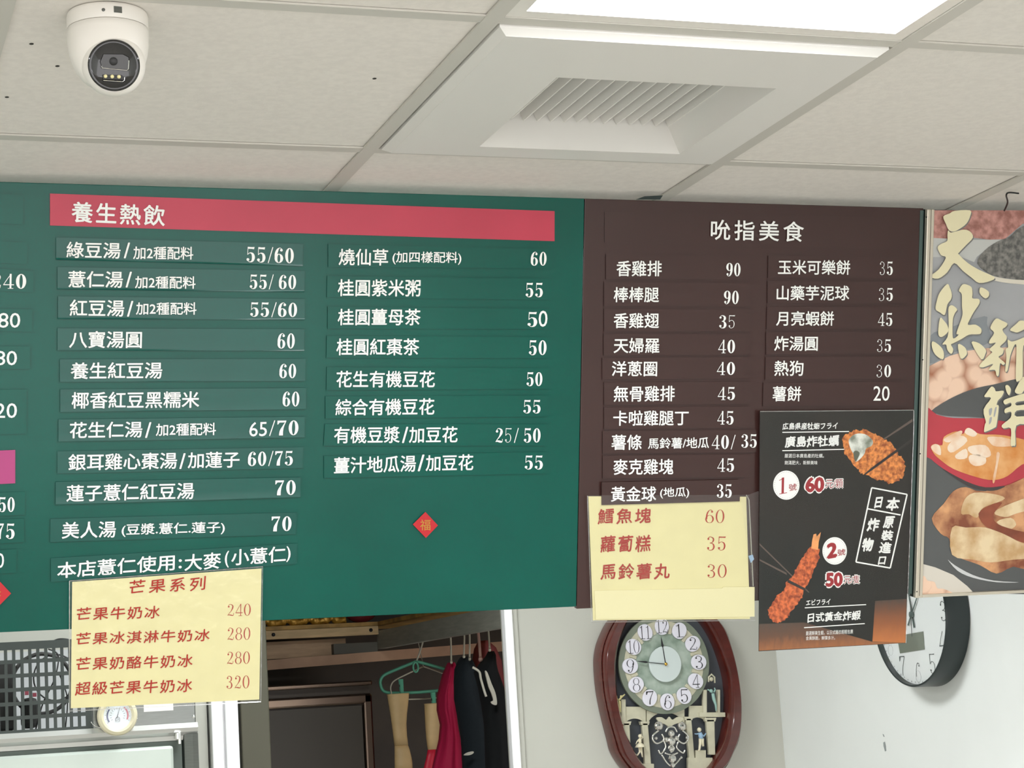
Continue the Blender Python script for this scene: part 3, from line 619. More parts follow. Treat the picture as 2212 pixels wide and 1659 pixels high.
shape('flesh_shadow', QQ([(650, 345), (668, 330), (690, 345), (680, 375), (662, 398)]), PO+.0009, mat('dark flesh print', rgb(92, 96, 80), .5), oy)
sh = shape('shrimp_print', QQ(crumb([(388, 930), (410, 935), (432, 950), (435, 1000), (412, 1060), (390, 1120), (360, 1170), (332, 1240), (300, 1290), (265, 1335), (235, 1380), (190, 1408), (150, 1405), (120, 1375), (115, 1330), (140, 1290), (172, 1240), (212, 1205), (228, 1155), (265, 1120), (300, 1060), (330, 1010), (352, 975)], 6, 5)), PO+.0006, M_BREAD2, poster, sm=False)
shape('shrimp_tail', QQ([(385, 945), (392, 890), (400, 857), (416, 852), (420, 870), (446, 842), (440, 875), (432, 905), (428, 955), (408, 950)]), PO+.0008, mat('tail print', rgb(236, 160, 96), .5, noise=.2, scale=60), sh, sm=False)
for pts, m, o in [([(698, 496), (760, 440), (1024, 248), (1024, 268), (770, 452), (702, 498)], M_STICK, .0010), ([(828, 262), (1022, 130), (1022, 148), (832, 270)], M_STICK2, .0004),
                  ([(60, 912), (376, 1222), (366, 1222), (60, 924)], M_STICK2, .0005), ([(60, 1012), (230, 1098), (232, 1112), (60, 1022)], M_STICK2, .0005), ([(240, 1140), (350, 1196), (346, 1212), (234, 1158)], M_STICK, .0010)]:
    shape('chopstick_print', QQ(pts), PO+o, m, poster, sm=False)
LW = PO+.0006
def line(p, q, w, off=LW): 
    dx, dy = q[0]-p[0], q[1]-p[1]; L = math.hypot(dx, dy); nx, ny = -dy/L*w/2, dx/L*w/2
    shape('rule_line', [(p[0]+nx, p[1]+ny), (q[0]+nx, q[1]+ny), (q[0]-nx, q[1]-ny), (p[0]-nx, p[1]-ny)], off, M_LET, poster, sm=False)
line((1690, 934), (1834, 932), 2); line((1690, 973.5), (1828, 970.5), 2); line((1738.5, 1313), (1871, 1306), 2); line((1737, 1356), (1868, 1347), 2)
BRUSH = (.045, -.04, 3)
def brush(s, x0, x1, yt, yb, dy=0, fat=.006, nib=BRUSH, sp=1.0, slant=0.0, lean=0): return write('lettering', s, x0, x1, yt, yb, poster, dy=dy, off=LW, fat=fat, nib=nib, space=sp, slant=slant, lean=lean, rising=.12)
brush('広島県産牡蛎フライ', 1690, 1810, 913, 929, -1, nib=(.03, -.03, 2)); brush('廣島炸牡蠣', 1695, 1813, 942, 968, -3)
write('lettering', '嚴選日本廣島產的牡蠣。', 1695, 1780, 980, 989, poster, off=LW, dy=0, fat=0); write('lettering', '飽滿肥大，新鮮美味', 1695, 1766, 995, 1004, poster, off=LW, dy=0, fat=0)
brush('エビフライ', 1741, 1794, 1295, 1308, -2, nib=(.03, -.03, 2)); brush('日式黃金炸蝦', 1744, 1859, 1324, 1346, -6)
write('lettering', '嚴選鮮美生蝦，以日式麵衣輕輕包裹', 1741, 1843, 1363.5, 1373, poster, off=LW, dy=-4, fat=0); write('lettering', '金黃酥脆，鮮彈多汁。', 1741, 1804, 1374.5, 1383, poster, off=LW, dy=-1, fat=0)
M_MAROON = mat('maroon ink', rgb(158, 34, 42), .5)
def ell(cx, cy, rx, ry, n=40): return [(cx+rx*math.cos(2*math.pi*i/n), cy+ry*math.sin(2*math.pi*i/n)) for i in range(n)]
for cx, cy, rx, ry, d, (a0, a1, b0, b1), (h0, h1, g0, g1) in [(1698.5, 1048, 28.5, 31.5, '1', (1679, 1704, 1033, 1068), (1704, 1721, 1046, 1061)), (1803, 1190, 26.5, 29.7, '2', (1786, 1809, 1174, 1208), (1809, 1826, 1187, 1201))]:
    shape('number_disc', ell(cx, cy, rx, ry), LW, M_LET, poster, sm=False)
    for q in ell(cx, cy, rx-3, ry-3, 36): pass
    mb = MB(); n = 40
    for i in range(n):
        a = [(cx+(rx-r_)*math.cos(2*math.pi*(i+t)/n), cy+(ry-r_)*math.sin(2*math.pi*(i+t)/n)) for r_, t in ((2.6, 0), (2.6, .5), (3.3, .5), (3.3, 0))]
        mb.poly([bd(x, y, LW+.0003) for x, y in a])
    mb.flat = True; obj('stitched_line', mb, mat('grey ink', rgb(170, 168, 166), .5), poster)
    (price(d, a0+4, a1-3, b0, b1, poster, M_MAROON, dy=-3, off=LW+.0004, k=.7) if d == '1' else write('lettering', d, a0, a1, b0, b1, poster, M_MAROON, dy=-4, off=LW+.0004, fat=.05)); write('lettering', '號', h0, h1, g0, g1, poster, M_MAROON, dy=-2, off=LW+.0004, fat=.008)
for s, x0, x1, yt, yb, s2, x2, x3, y2, y3 in [('60', 1740, 1781, 1031, 1064, '元/顆', 1784, 1821, 1036, 1055), ('50', 1784, 1821, 1237, 1268, '元/隻', 1824, 1857, 1243, 1261)]:
    write('lettering', s, x0-3, x1+3, yt-3, yb+3, poster, M_LET, dy=-1, off=LW, fat=.14); write('lettering', s, x0, x1, yt, yb, poster, M_MAROON, dy=-1, off=LW+.0006, fat=.05)
    write('lettering', s2, x2-2, x3+2, y2-2, y3+2, poster, M_LET, dy=-1, off=LW, fat=.09); write('lettering', s2, x2, x3, y2, y3, poster, M_MAROON, dy=-1, off=LW+.0006, fat=.0)
bx = [(1883, 1053.5), (1959.5, 1068), (1923, 1227), (1849, 1214)]
for i in range(4): line(bx[i], bx[(i+1) % 4], 3)
line((1874.5, 1099), (1945.5, 1112.5), 3)
for ch, x0, x1, yt, yb in [('日', 1892, 1908, 1071, 1098), ('本', 1917, 1945, 1072, 1102), ('原', 1911, 1934, 1112, 1141), ('裝', 1906, 1931, 1143, 1167), ('進', 1901, 1927, 1169, 1195), ('口', 1899, 1915, 1200, 1220), ('炸', 1876, 1902, 1117, 1148), ('物', 1865, 1889, 1160, 1191)]:
    write('lettering', ch, x0, x1, yt, yb, poster, dy=(x1-x0)*.12, off=LW, fat=.012, nib=(.05, -.05, 3), lean=-.16, rising=.12)
obj('sleeve', slab([(1641, 886), (1975, 884), (1957, 1391), (1638, 1409)], PO+.0026, .0003), film('poster film', .012, .22), poster, label='clear cover film')
obj('sleeve_edge', MB().tube([bd(x, y, PO+.002) for x, y in [(1642, 889), (1974, 886)]], .0008, 6).tube([bd(x, y, PO+.002) for x, y in [(1974, 886), (1974, 920), (1957, 1389)]], .0006, 6), M_RIM, poster)
obj('side_film', slab([(1600, 1075), (1640, 1060), (1640, 1300), (1629, 1300)], .0086, .0003), M_SLEEVE, poster, label='loose strip of clear film at the left')

# ------------------------------------------------------------------ framed food photo
FO = .010
food = thing('food_photo_board', 'framed food photo board with large cream brush characters at the right edge', 'sign', tuple(bd(2120, 870, FO)))
def F1(pts): return [(1960+x/3.607, 400+y/3.607) for x, y in pts]
def F2(pts): return [(1960+x/3.317, 820+y/3.317) for x, y in pts]
VEND = BH+.010
UF0 = .5*((bd(2008, 454).x)+(bd(1990, 1286).x)); UE = 2.392
obj('backing', MB().prism([bp(UF0-.014, .002, FO-.006), bp(UE, .002, FO-.006), bp(UE, VEND, FO-.006), bp(UF0-.014, VEND, FO-.006)], -BN*.016), M_EDGE, food)
M_FR = mat('anodised aluminium', rgb(214, 206, 190), .32, metal=.7)
fr = obj('frame', MB().hexa([bp(UF0-.016, .002, FO+.003), bp(UF0-.001, .002, FO+.003), bp(UF0-.001, VEND, FO+.003), bp(UF0-.016, VEND, FO+.003)], [bp(UF0-.016, .002, FO-.006), bp(UF0-.001, .002, FO-.006), bp(UF0-.001, VEND, FO-.006), bp(UF0-.016, VEND, FO-.006)])
    .hexa([bp(UF0-.001, VEND-.006, FO+.003), bp(UE, VEND-.006, FO+.003), bp(UE, VEND, FO+.003), bp(UF0-.001, VEND, FO+.003)], [bp(UF0-.001, VEND-.006, FO-.006), bp(UE, VEND-.006, FO-.006), bp(UE, VEND, FO-.006), bp(UF0-.001, VEND, FO-.006)]), M_FR, food, bevel=.0012, label='slim metal frame')
obj('groove_shade_strip', MB().prism([bp(UF0-.009, .002, FO+.0033), bp(UF0-.0075, .002, FO+.0033), bp(UF0-.0075, VEND-.004, FO+.0033), bp(UF0-.009, VEND-.004, FO+.0033)], -BN*.0005), mat('groove shade', rgb(120, 112, 100), .5), fr)  # flat strip on the frame face; the groove's shade is in its colour
for x, y in [(2001, 469), (1993, 777), (1987.5, 980), (1980.5, 1278)]:
    obj('rivet', MB().lathe([(.0013, -.0005), (.0013, .0006)], bd(x, y, FO+.003), BN, 10), M_BLACK, fr)
def fsh(name, pts, k, m, n=3, sm=True, seed=None, amp=0):
    if seed is not None:
        rd = random.Random(seed); pts = [(x+rd.uniform(-amp, amp), y+rd.uniform(-amp, amp)) for x, y in pts]
    return shape(name, pts, FO-.0058+.0004*k, m, food, n=n, sm=sm)
U1, V1 = UE-.004, VEND-.006
q = [bp(UF0, .003, FO-.0056), bp(U1, .003, FO-.0056), bp(U1, V1, FO-.0056), bp(UF0, V1, FO-.0056)]
mbq = MB().poly(q); mbq.flat = True
M_PGREY = mat('grey bowl print', rgb(168, 170, 172), .4, noise=.12, scale=5)
obj('print', mbq, M_PGREY, food, label='printed photo of bowls of sweet soup')
XE = 2262
M_BEAN = mat('red bean print', rgb(150, 100, 90), .45, col2=rgb(204, 150, 140), scale=70)
M_SESA = mat('black sesame print', rgb(84, 84, 82), .5, col2=rgb(140, 138, 132), scale=110)
M_PEAN = mat('peanut print', rgb(240, 206, 180), .45, col2=rgb(170, 112, 84), kind='voronoi', scale=30, lo=.45, hi=.85)
M_DKB = mat('dark bowl print', rgb(86, 88, 88), .4, noise=.06, scale=8)
M_RSPN = mat('red spoon print', rgb(184, 60, 72), .35, noise=.08, scale=8)
M_TOFU = mat('tofu print', rgb(226, 166, 110), .4, col2=rgb(246, 226, 204), scale=22)
M_SOUP = mat('syrup print', rgb(214, 138, 66), .4, col2=rgb(236, 180, 120), scale=24)
M_STEW = mat('stewed taro print', rgb(134, 74, 50), .45, col2=rgb(220, 164, 116), scale=24)
M_TARO = mat('taro print', rgb(198, 160, 112), .45, col2=rgb(234, 212, 172), scale=26)
fsh('bean_print', F1([(172, 196), (240, 196), (1080, 196), (1080, 330), (900, 300), (760, 420), (640, 425), (520, 410), (430, 425), (300, 420), (172, 410)]), 1, M_BEAN, sm=False)
fsh('bowl_rim_print', F1([(172, 410), (500, 425), (760, 425), (640, 480), (540, 560), (520, 600), (420, 560), (172, 560)]), 2, mat('pale rim print', rgb(196, 198, 194), .4), sm=False)
fsh('sesame_print', F1([(545, 610), (600, 510), (700, 440), (800, 400), (880, 330), (1080, 300), (1080, 740), (820, 730), (660, 700)]), 3, M_SESA)
fsh('bowl_rim_print', F1([(560, 660), (660, 705), (820, 735), (1080, 745), (1080, 780), (800, 765), (640, 730)]), 4, mat('cream rim print', rgb(222, 216, 200), .4))
fsh('bowl_print', F1([(172, 1180), (330, 1110), (600, 1020), (620, 1080), (650, 1200), (560, 1260), (330, 1310), (172, 1390)]), 2, mat('blue grey bowl print', rgb(140, 146, 150), .4, noise=.1, scale=7))
fsh('peanut_print', F1([(150, 1420), (330, 1330), (470, 1290), (620, 1270), (860, 1260), (1080, 1300), (1080, 1700), (400, 1740), (148, 1730)]), 3, M_PEAN, sm=False)
fsh('peanut_print', F2([(140, 0), (420, 0), (300, 130), (210, 190), (170, 225), (135, 205)]), 4, M_PEAN)
fsh('bowl_print', F2([(170, 225), (300, 140), (450, 75), (620, 35), (960, -10), (960, 330), (560, 275), (300, 262), (210, 245)]), 5, M_DKB)
dk = fsh('bowl_print', F2([(128, 480), (280, 640), (560, 790), (960, 720), (960, 1540), (480, 1530), (106, 1320), (110, 1000)]), 4, M_DKB, sm=False)
fsh('spoon_print', F2([(135, 215), (210, 250), (330, 275), (560, 278), (700, 300), (960, 330), (960, 600), (860, 690), (700, 762), (560, 775), (420, 730), (260, 640), (170, 570), (130, 520)]), 6, M_RSPN)
fsh('spoon_rim_print', F2([(250, 640), (420, 728), (560, 772), (700, 762), (640, 792), (560, 795), (430, 760)]), 7, mat('spoon shadow print', rgb(70, 62, 62), .4))
sp = fsh('tofu_print', F2([(168, 480), (200, 460), (250, 470), (262, 410), (350, 370), (400, 390), (430, 345), (520, 390), (700, 400), (960, 470), (960, 560), (820, 610), (720, 690), (620, 720), (500, 700), (330, 640), (230, 570), (190, 530)]), 8, M_SOUP)
for i, pts in enumerate([[(262, 425), (380, 365), (385, 395), (300, 450)], [(410, 380), (440, 345), (500, 385), (470, 410)], [(300, 460), (380, 400), (430, 440), (330, 520), (290, 505)], [(345, 540), (420, 495), (428, 560), (360, 570)],
        [(440, 480), (560, 470), (600, 540), (540, 560), (450, 525)], [(450, 540), (550, 545), (560, 600), (490, 620), (445, 590)], [(580, 410), (720, 420), (780, 470), (640, 480), (590, 450)], [(640, 525), (662, 530), (650, 600), (625, 735), (610, 720), (635, 600)], [(168, 485), (200, 462), (235, 480), (240, 540), (200, 525)]]):
    fsh('tofu_chunk', F2(pts), 9, M_TOFU)
fsh('stew_print', F2([(175, 995), (260, 890), (330, 800), (420, 770), (560, 800), (960, 720), (960, 1330), (760, 1340), (640, 1390), (520, 1330), (380, 1280), (320, 1250), (300, 1140), (240, 1105)]), 6, M_STEW)
for pts in [[(385, 960), (410, 860), (480, 810), (620, 820), (700, 850), (620, 890), (540, 920), (500, 990), (440, 965)], [(320, 1060), (420, 1060), (560, 1060), (700, 1110), (820, 1170), (960, 1200), (960, 1270), (760, 1290), (600, 1310), (470, 1290), (320, 1255)], [(620, 950), (760, 880), (960, 820), (960, 900), (780, 960), (700, 985)], [(640, 1020), (740, 990), (780, 1040), (720, 1075)]]:
    fsh('taro_print', F2(pts), 8, M_TARO)
fsh('sauce_print', F2([(510, 960), (590, 900), (680, 880), (620, 960), (640, 1030), (780, 1080), (960, 1120), (960, 1180), (820, 1165), (680, 1100), (560, 1050)]), 9, mat('dark syrup print', rgb(140, 74, 52), .35, noise=.2, scale=30))
fsh('bowl_rim_print', F2([(290, 1290), (340, 1330), (470, 1400), (620, 1440), (800, 1452), (640, 1452), (470, 1420), (360, 1370)]), 8, mat('rim highlight print', rgb(206, 208, 208), .3))
fsh('dish_print', F2([(106, 1320), (200, 1345), (330, 1400), (430, 1480), (480, 1532), (100, 1542)]), 6, mat('white dish print', rgb(216, 210, 198), .4), sm=False)
fsh('peanut_print', F2([(100, 1420), (125, 1410), (145, 1440), (195, 1450), (215, 1495), (260, 1500), (320, 1535), (92, 1542)]), 8, M_PEAN)
# large brush characters
M_CREAM = mat('cream ink', rgb(232, 224, 186), .45)
M_SHAD = mat('grey ink outline', rgb(120, 120, 116), .5)
def big(name, polys, fmap):
    for i, pts in enumerate(polys):
        p = fmap(pts); fsh(name, [(x+1.6, y+2.4) for x, y in p], 10.5, M_SHAD); fsh(name, p, 11.5, M_CREAM)
big('brush_character', [[(280, 245), (330, 220), (370, 200), (488, 196), (490, 240), (460, 300), (400, 345), (357, 362), (322, 348), (302, 305)],
     [(318, 352), (335, 368), (358, 366), (440, 346), (490, 362), (511, 408), (460, 465), (402, 526), (402, 540), (470, 605), (560, 660), (678, 715), (650, 745), (560, 762), (500, 720), (430, 665), (365, 607), (310, 680), (240, 728), (180, 710), (245, 655), (300, 565), (262, 545), (236, 487), (262, 458), (310, 435), (312, 390)]], F1)
big('brush_character', [[(310, 770), (332, 800), (347, 850), (340, 890), (312, 930), (292, 1010), (255, 992), (220, 965), (230, 900), (252, 838)],
     [(402, 822), (425, 778), (455, 772), (500, 795), (508, 845), (508, 882), (555, 886), (562, 920), (520, 985), (490, 1040), (472, 1088), (530, 1086), (575, 1118), (572, 1155), (540, 1162), (480, 1165), (420, 1200), (357, 1232), (340, 1243), (358, 1280), (342, 1315), (312, 1285), (302, 1242), (272, 1240), (312, 1185), (322, 1100), (320, 1010), (322, 950), (352, 936), (388, 968), (372, 995), (355, 1045), (352, 1150), (360, 1195), (400, 1165), (382, 1158), (400, 1100), (430, 1010), (425, 940), (424, 850)],
     [(258, 1032), (280, 1050), (312, 1092), (318, 1140), (270, 1182), (242, 1165), (245, 1085)], [(572, 796), (630, 825), (636, 860), (612, 882), (585, 868), (562, 835)],
     [(200, 1216), (262, 1260), (285, 1310), (275, 1357), (215, 1318), (190, 1252)], [(394, 1240), (445, 1260), (465, 1300), (455, 1330), (415, 1350)], [(500, 1226), (560, 1232), (610, 1280), (608, 1315), (575, 1357)]], F1)
big('brush_character', [[(690, 1040), (735, 1055), (780, 1078), (765, 1105), (742, 1122), (752, 1150), (775, 1180), (765, 1215), (722, 1258), (750, 1278), (742, 1315), (712, 1335), (722, 1352), (760, 1385), (745, 1402), (722, 1390), (712, 1480), (694, 1482), (682, 1440), (632, 1440), (668, 1392), (590, 1420), (562, 1402), (640, 1322), (662, 1300), (640, 1278), (690, 1228), (642, 1235), (640, 1210), (676, 1150), (646, 1110)],
     [(800, 1126), (850, 1080), (880, 1054), (940, 1070), (930, 1110), (862, 1146), (830, 1142)], [(782, 1204), (812, 1218), (860, 1206), (930, 1180), (1010, 1190), (1030, 1230), (960, 1245), (905, 1250), (900, 1400), (897, 1505), (870, 1526), (845, 1510), (850, 1300), (848, 1245), (832, 1250), (802, 1330), (782, 1440), (762, 1446), (772, 1340), (765, 1280), (785, 1262)]], F1)
big('brush_character', [[(602, 50), (625, 62), (636, 84), (690, 80), (678, 120), (650, 150), (640, 182), (655, 192), (640, 320), (625, 345), (560, 374), (549, 368), (556, 320), (562, 300), (546, 214), (600, 132), (552, 124), (570, 90)],
     [(702, 46), (722, 40), (742, 70), (730, 112), (712, 90)], [(770, 90), (790, 40), (812, 0), (836, -20), (850, 30), (820, 100)],
     [(690, 150), (740, 128), (840, 98), (905, 90), (900, 140), (785, 160), (785, 185), (880, 175), (880, 212), (784, 222), (784, 265), (960, 250), (980, 290), (880, 320), (780, 330), (776, 462), (758, 474), (740, 466), (742, 350), (690, 350), (678, 325), (738, 275), (742, 230), (700, 240), (700, 210), (742, 190), (740, 165), (700, 178)]], F2)
for pts in [[(585, 215), (608, 205), (600, 250), (588, 255)], [(590, 275), (606, 270), (600, 305), (585, 320)], [(628, 205), (640, 200), (628, 260), (618, 262)]]: fsh('stroke_gap', F2(pts), 12.5, M_PGREY)

# hanging wire over the photo board
pw = at_z(2180, 416, CEIL-.002)
w0 = bd(2169, 456, .002)
wire = obj('hanging_wire', MB().tube(smooth_line([pw+Vector((.02, 0, -.001)), pw, pw+Vector((-.004, .004, -.004)), (pw+w0)/2+Vector((.002, 0, -.001)), w0], 5), .0016, 8), M_BLACK, smooth=True)
tag(wire, 'short black wire hanging from the ceiling to the top of the food photo', 'wire')

# ================================================================== ORNATE WALL CLOCK (hangs on the kitchen wall)
M_MAH = mat('lacquered mahogany', rgb(84, 34, 28), .16, noise=.15, scale=10, coat=.7, stretch=(1, 1, 5))
M_GILT = mat('aged cream resin', rgb(196, 192, 168), .5, noise=.06, scale=40)
M_DIALG = mat('sage marble dial', rgb(128, 146, 130), .5, col2=rgb(176, 188, 176), scale=26)
M_PLATE = mat('pearl number plate', rgb(226, 224, 234), .35)
M_INK = mat('black ink', rgb(30, 30, 34), .5)
M_SLATE = mat('slate backdrop', rgb(74, 78, 84), .6)  # even slate grey of the clock's back board
M_CRYS = mat('silver crystal', rgb(214, 212, 206), .14, metal=.85)
CX = at_y(1437, 1433, YB-.05); YC = YB-.05
clk = thing('ornate_clock', 'ornate mahogany wall clock with oval number plates and crystal pendulum under the yellow snack sheet', 'clock', (CX.x, YB-.002, CX.z))
def C4(x, y, dep=0.0): return at_y(1260+x/4.895, 1320+y/4.895, YC-dep)
def C4s(pts, dep, n=4): return [C4(p.x, p.y, dep) for p in smooth_poly([(x, y, 0) for x, y in pts], n)]
OUT = [(580, -160), (456, -60), (311, 110), (222, 290), (186, 420), (176, 560), (196, 820), (246, 1085), (314, 1350), (356, 1500), (476, 1680), (660, 1840), (940, 1900), (1260, 1840), (1500, 1690), (1610, 1500), (1672, 1340), (1690, 1110), (1682, 900), (1650, 650), (1600, 420), (1530, 205), (1400, 40), (1240, -90), (900, -190)]
INN = [(640, -30), (520, 60), (440, 190), (380, 370), (352, 600), (372, 900), (412, 1130), (470, 1320), (560, 1490), (690, 1670), (860, 1740), (1020, 1740), (1180, 1720), (1320, 1660), (1430, 1500), (1495, 1340), (1535, 1130), (1546, 940), (1530, 720), (1480, 520), (1400, 310), (1300, 140), (1200, 40), (1060, -40), (860, -60)]
def loft_ring(rings, closed=True):
    mb = MB(); n = len(rings[0])
    for r in rings: mb.v += r
    for k in range(len(rings)-1):
        for i in range(n): j = (i+1) % n; mb.f.append((k*n+i, k*n+j, (k+1)*n+j, (k+1)*n+i))
    return mb
def mixp(A, B, t): return [((a[0]*(1-t)+b[0]*t), (a[1]*(1-t)+b[1]*t)) for a, b in zip(A, B)]
rings = []
cen = C4(900, 860, 0)
def wallring(pts, y): return [Vector((p.x, y, p.z)) for p in C4s(pts, 0)]
rings = [wallring(OUT, YB-.003), wallring(OUT, YC+.012), wallring(mixp(OUT, INN, .10), YC+.002), wallring(mixp(OUT, INN, .14), YC+.006), wallring(mixp(OUT, INN, .22), YC-.010), wallring(mixp(OUT, INN, .30), YC-.014), wallring(mixp(OUT, INN, .75), YC-.012), wallring(mixp(OUT, INN, .9), YC-.004), wallring(INN, YC+.006), wallring(INN, YB-.012)]
obj('case', loft_ring(rings), M_MAH, clk, smooth=True, label='moulded mahogany case')
obj('back_board', MB().prism(wallring(mixp(OUT, INN, .45), YB-.013), (0, .009, 0)), M_SLATE, clk, label='slate backdrop behind the figures')
XU = Vector((1, 0, 0)); ZU = Vector((0, 0, 1)); dc = C4(872, 560, 0); PXM = (C4(1340, 560)-C4(400, 560)).length/940   # metres per zoomed px
def D(x, z, dep=0.0): return Vector((dc.x+x, YC+.012-dep, dc.z+z))
RD = 452*PXM
def disc(rx, rz, cx, cz, d0, th, n=48): return MB().prism([D(cx+rx*math.cos(2*math.pi*i/n), cz+rz*math.sin(2*math.pi*i/n), d0+th) for i in range(n)], (0, th, 0))
def annulus(r0, r1, d0, th, n=64):
    a = [D(r0*math.cos(2*math.pi*i/n), r0*math.sin(2*math.pi*i/n), d0+th) for i in range(n)]; b = [D(r1*math.cos(2*math.pi*i/n), r1*math.sin(2*math.pi*i/n), d0+th) for i in range(n)]
    return loft_ring([[p+Vector((0, th, 0)) for p in b], b, a, [p+Vector((0, th, 0)) for p in a]])
dial = obj('dial', disc(RD*.97, RD*1.0, 0, 0, -.006, .006), M_DIALG, clk, label='sage green marbled dial')
obj('dial_ring', annulus(RD*.93, RD*1.06, -.006, .008), mat('grey green ring', rgb(120, 128, 112), .4), clk, smooth=True)
obj('number_band', annulus(RD*.70, RD*.94, -.002, .003), M_GILT, clk)
for h in range(12):
    a = math.radians(90-30*h); rr = RD*.805; px, pz = rr*math.cos(a), rr*math.sin(a)*1.0
    pts = []
    for i in range(28):
        w = 2*math.pi*i/28; lx = RD*.205*math.cos(w)*(1-.12*abs(math.cos(w))); lz = RD*.165*math.sin(w)
        pts.append((px+lx*math.cos(a)-lz*math.sin(a), pz+lx*math.sin(a)+lz*math.cos(a)))
    pl = obj('number_plate', MB().prism([D(x, z, .0065) for x, z in pts], (0, .005, 0)), M_PLATE, clk, bevel=.0012)
    s = str(h or 12); sw = .085*RD*(1.5 if len(s) > 1 else 1); shh = .14*RD; v, f = numerals(s, .34, .06)
    m_ = MB(); m_.v = [D(px+(x-.5)*2*sw, pz+(y-.5)*2*shh, .0072) for x, y, z in v]; m_.f = f; m_.flat = True; obj('numeral', m_, M_INK, pl)
    a2 = a-math.radians(15); b0, b1 = RD*.66, RD*.82; t = Vector((-math.sin(a2), 0, math.cos(a2)))*RD*.03
    pa, pb = D(b0*math.cos(a2), b0*math.sin(a2), .003), D(b1*math.cos(a2), b1*math.sin(a2), .003)
    obj('pearl_bar', MB().prism([pa-t*1.2, pa+t*1.2, pb+t*.6, pb-t*.6], (0, .003, 0)), M_GILT, clk)
ctr = obj('centre_disc', disc(RD*.375, RD*.385, 0, 0, .004, .006), mat('pale blue grey disc', rgb(206, 216, 214), .3), clk, bevel=.001, label='pale centre disc')
def hand(ang, L, w, dep):
    a = math.radians(90-ang); d = Vector((math.cos(a), 0, math.sin(a))); n = Vector((-d.z, 0, d.x)); o_ = D(0, 0, dep)
    return MB().prism([o_-d*.005-n*w, o_+d*L*.6-n*w*.7, o_+d*L*.66-n*w*2.6, o_+d*L, o_+d*L*.66+n*w*2.6, o_+d*L*.6+n*w*.7, o_-d*.005+n*w], (0, .001, 0))
obj('hour_hand', hand(354, RD*.60, .0012, .0115), M_INK, clk); obj('minute_hand', hand(278, RD*.70, .0010, .0128), M_INK, clk)
obj('hand_cap', MB().lathe([(.004, 0), (.004, .002), (.0024, .0034), (.0002, .0036)], D(0, 0, .0128), (0, -1, 0), 20), mat('brass cap', rgb(202, 160, 74), .25, metal=1), clk, smooth=True)
# arcade below the dial
def arch(xa, xb, ztop, zs, th=.006, dep=-.006):
    n = 14; cx_, r_ = (xa+xb)/2, (xb-xa)/2; top = [C4(xa+(xb-xa)*i/n, ztop, 0) for i in range(n+1)]; low = [C4(cx_-r_*math.cos(math.pi*i/n), zs-r_*.85*math.sin(math.pi*i/n), 0) for i in range(n+1)]
    mb = MB()
    for i in range(n):
        f_ = [Vector((p.x, YC+.018-dep*0, p.z)) for p in (top[i], top[i+1], low[i+1], low[i])]; mb.hexa(f_, [p+Vector((0, th, 0)) for p in f_])
    return mb
obj('arcade', arch(455, 690, 1010, 1235).add(*(lambda m_: (m_.v, m_.f))(arch(700, 1100, 1040, 1240))).add(*(lambda m_: (m_.v, m_.f))(arch(1150, 1330, 1000, 1200))), M_GILT, clk, label='cream arches under the dial')
def pillar(x0, x1, xt0, xt1, z0, z1):
    a, b, c_, d_ = C4(x0, z0), C4(x1, z0), C4(xt1, z1), C4(xt0, z1); f_ = [Vector((p.x, YC+.012, p.z)) for p in (a, b, c_, d_)]
    return MB().hexa(f_, [p+Vector((0, .012, 0)) for p in f_])
for x0, x1, t0, t1, z0, z1 in [(640, 705, 672, 740, 1180, 1620), (1105, 1165, 1140, 1200, 1130, 1560), (1320, 1410, 1350, 1420, 1142, 1520), (440, 510, 470, 520, 1180, 1400)]:
    p_ = obj('column', pillar(x0, x1, t0, t1, z0, z1), M_GILT, clk, bevel=.002)
    obj('capital', pillar(x0-18, x1+18, x0-8, x1+8, z0-14, z0+24), M_GILT, p_)
for x0, x1, z0, z1 in [(1250, 1525, 1070, 1120), (420, 470, 930, 1170), (1290, 1330, 830, 1080), (1440, 1470, 830, 1080), (560, 770, 1615, 1700), (1130, 1390, 1550, 1690), (1210, 1320, 1470, 1560)]:
    obj('ledge', pillar(x0, x1, x0, x1, z0, z1), M_GILT, clk, bevel=.0015)
def figure(name, label, chain, m, extra):
    mb = MB()
    for pts, r in chain: mb.tube([C4(x, y, -.004) for x, y in pts], [q*PXM for q in r], 8)
    for (x, y, r) in extra: mb.ball(C4(x, y, -.004), r*PXM, 8)
    o_ = obj(name, mb, m, clk, smooth='all', label=label); return o_
M_FIG = mat('cream figurine', rgb(226, 218, 190), .4)
fg = figure('figurine', 'ballet dancer figurine', [([(600, 1345), (598, 1372), (600, 1400)], [10, 18, 14]), ([(598, 1395), (600, 1415), (602, 1440)], [18, 42, 54]), ([(592, 1440), (596, 1490), (570, 1528)], [13, 10, 7]), ([(612, 1440), (618, 1500), (626, 1545)], [13, 10, 7]), ([(590, 1355), (565, 1385), (556, 1408)], [8, 6, 5]), ([(610, 1355), (628, 1335), (606, 1300)], [8, 6, 5])], M_FIG, [(600, 1322, 20)])
fb = figure('figurine', 'boy figurine in a blue top', [([(1240, 1350), (1236, 1400), (1228, 1462), (1216, 1480)], [20, 15, 11, 10]), ([(1258, 1350), (1262, 1390), (1268, 1430)], [18, 14, 11]), ], M_FIG, [(1226, 1255, 22)])
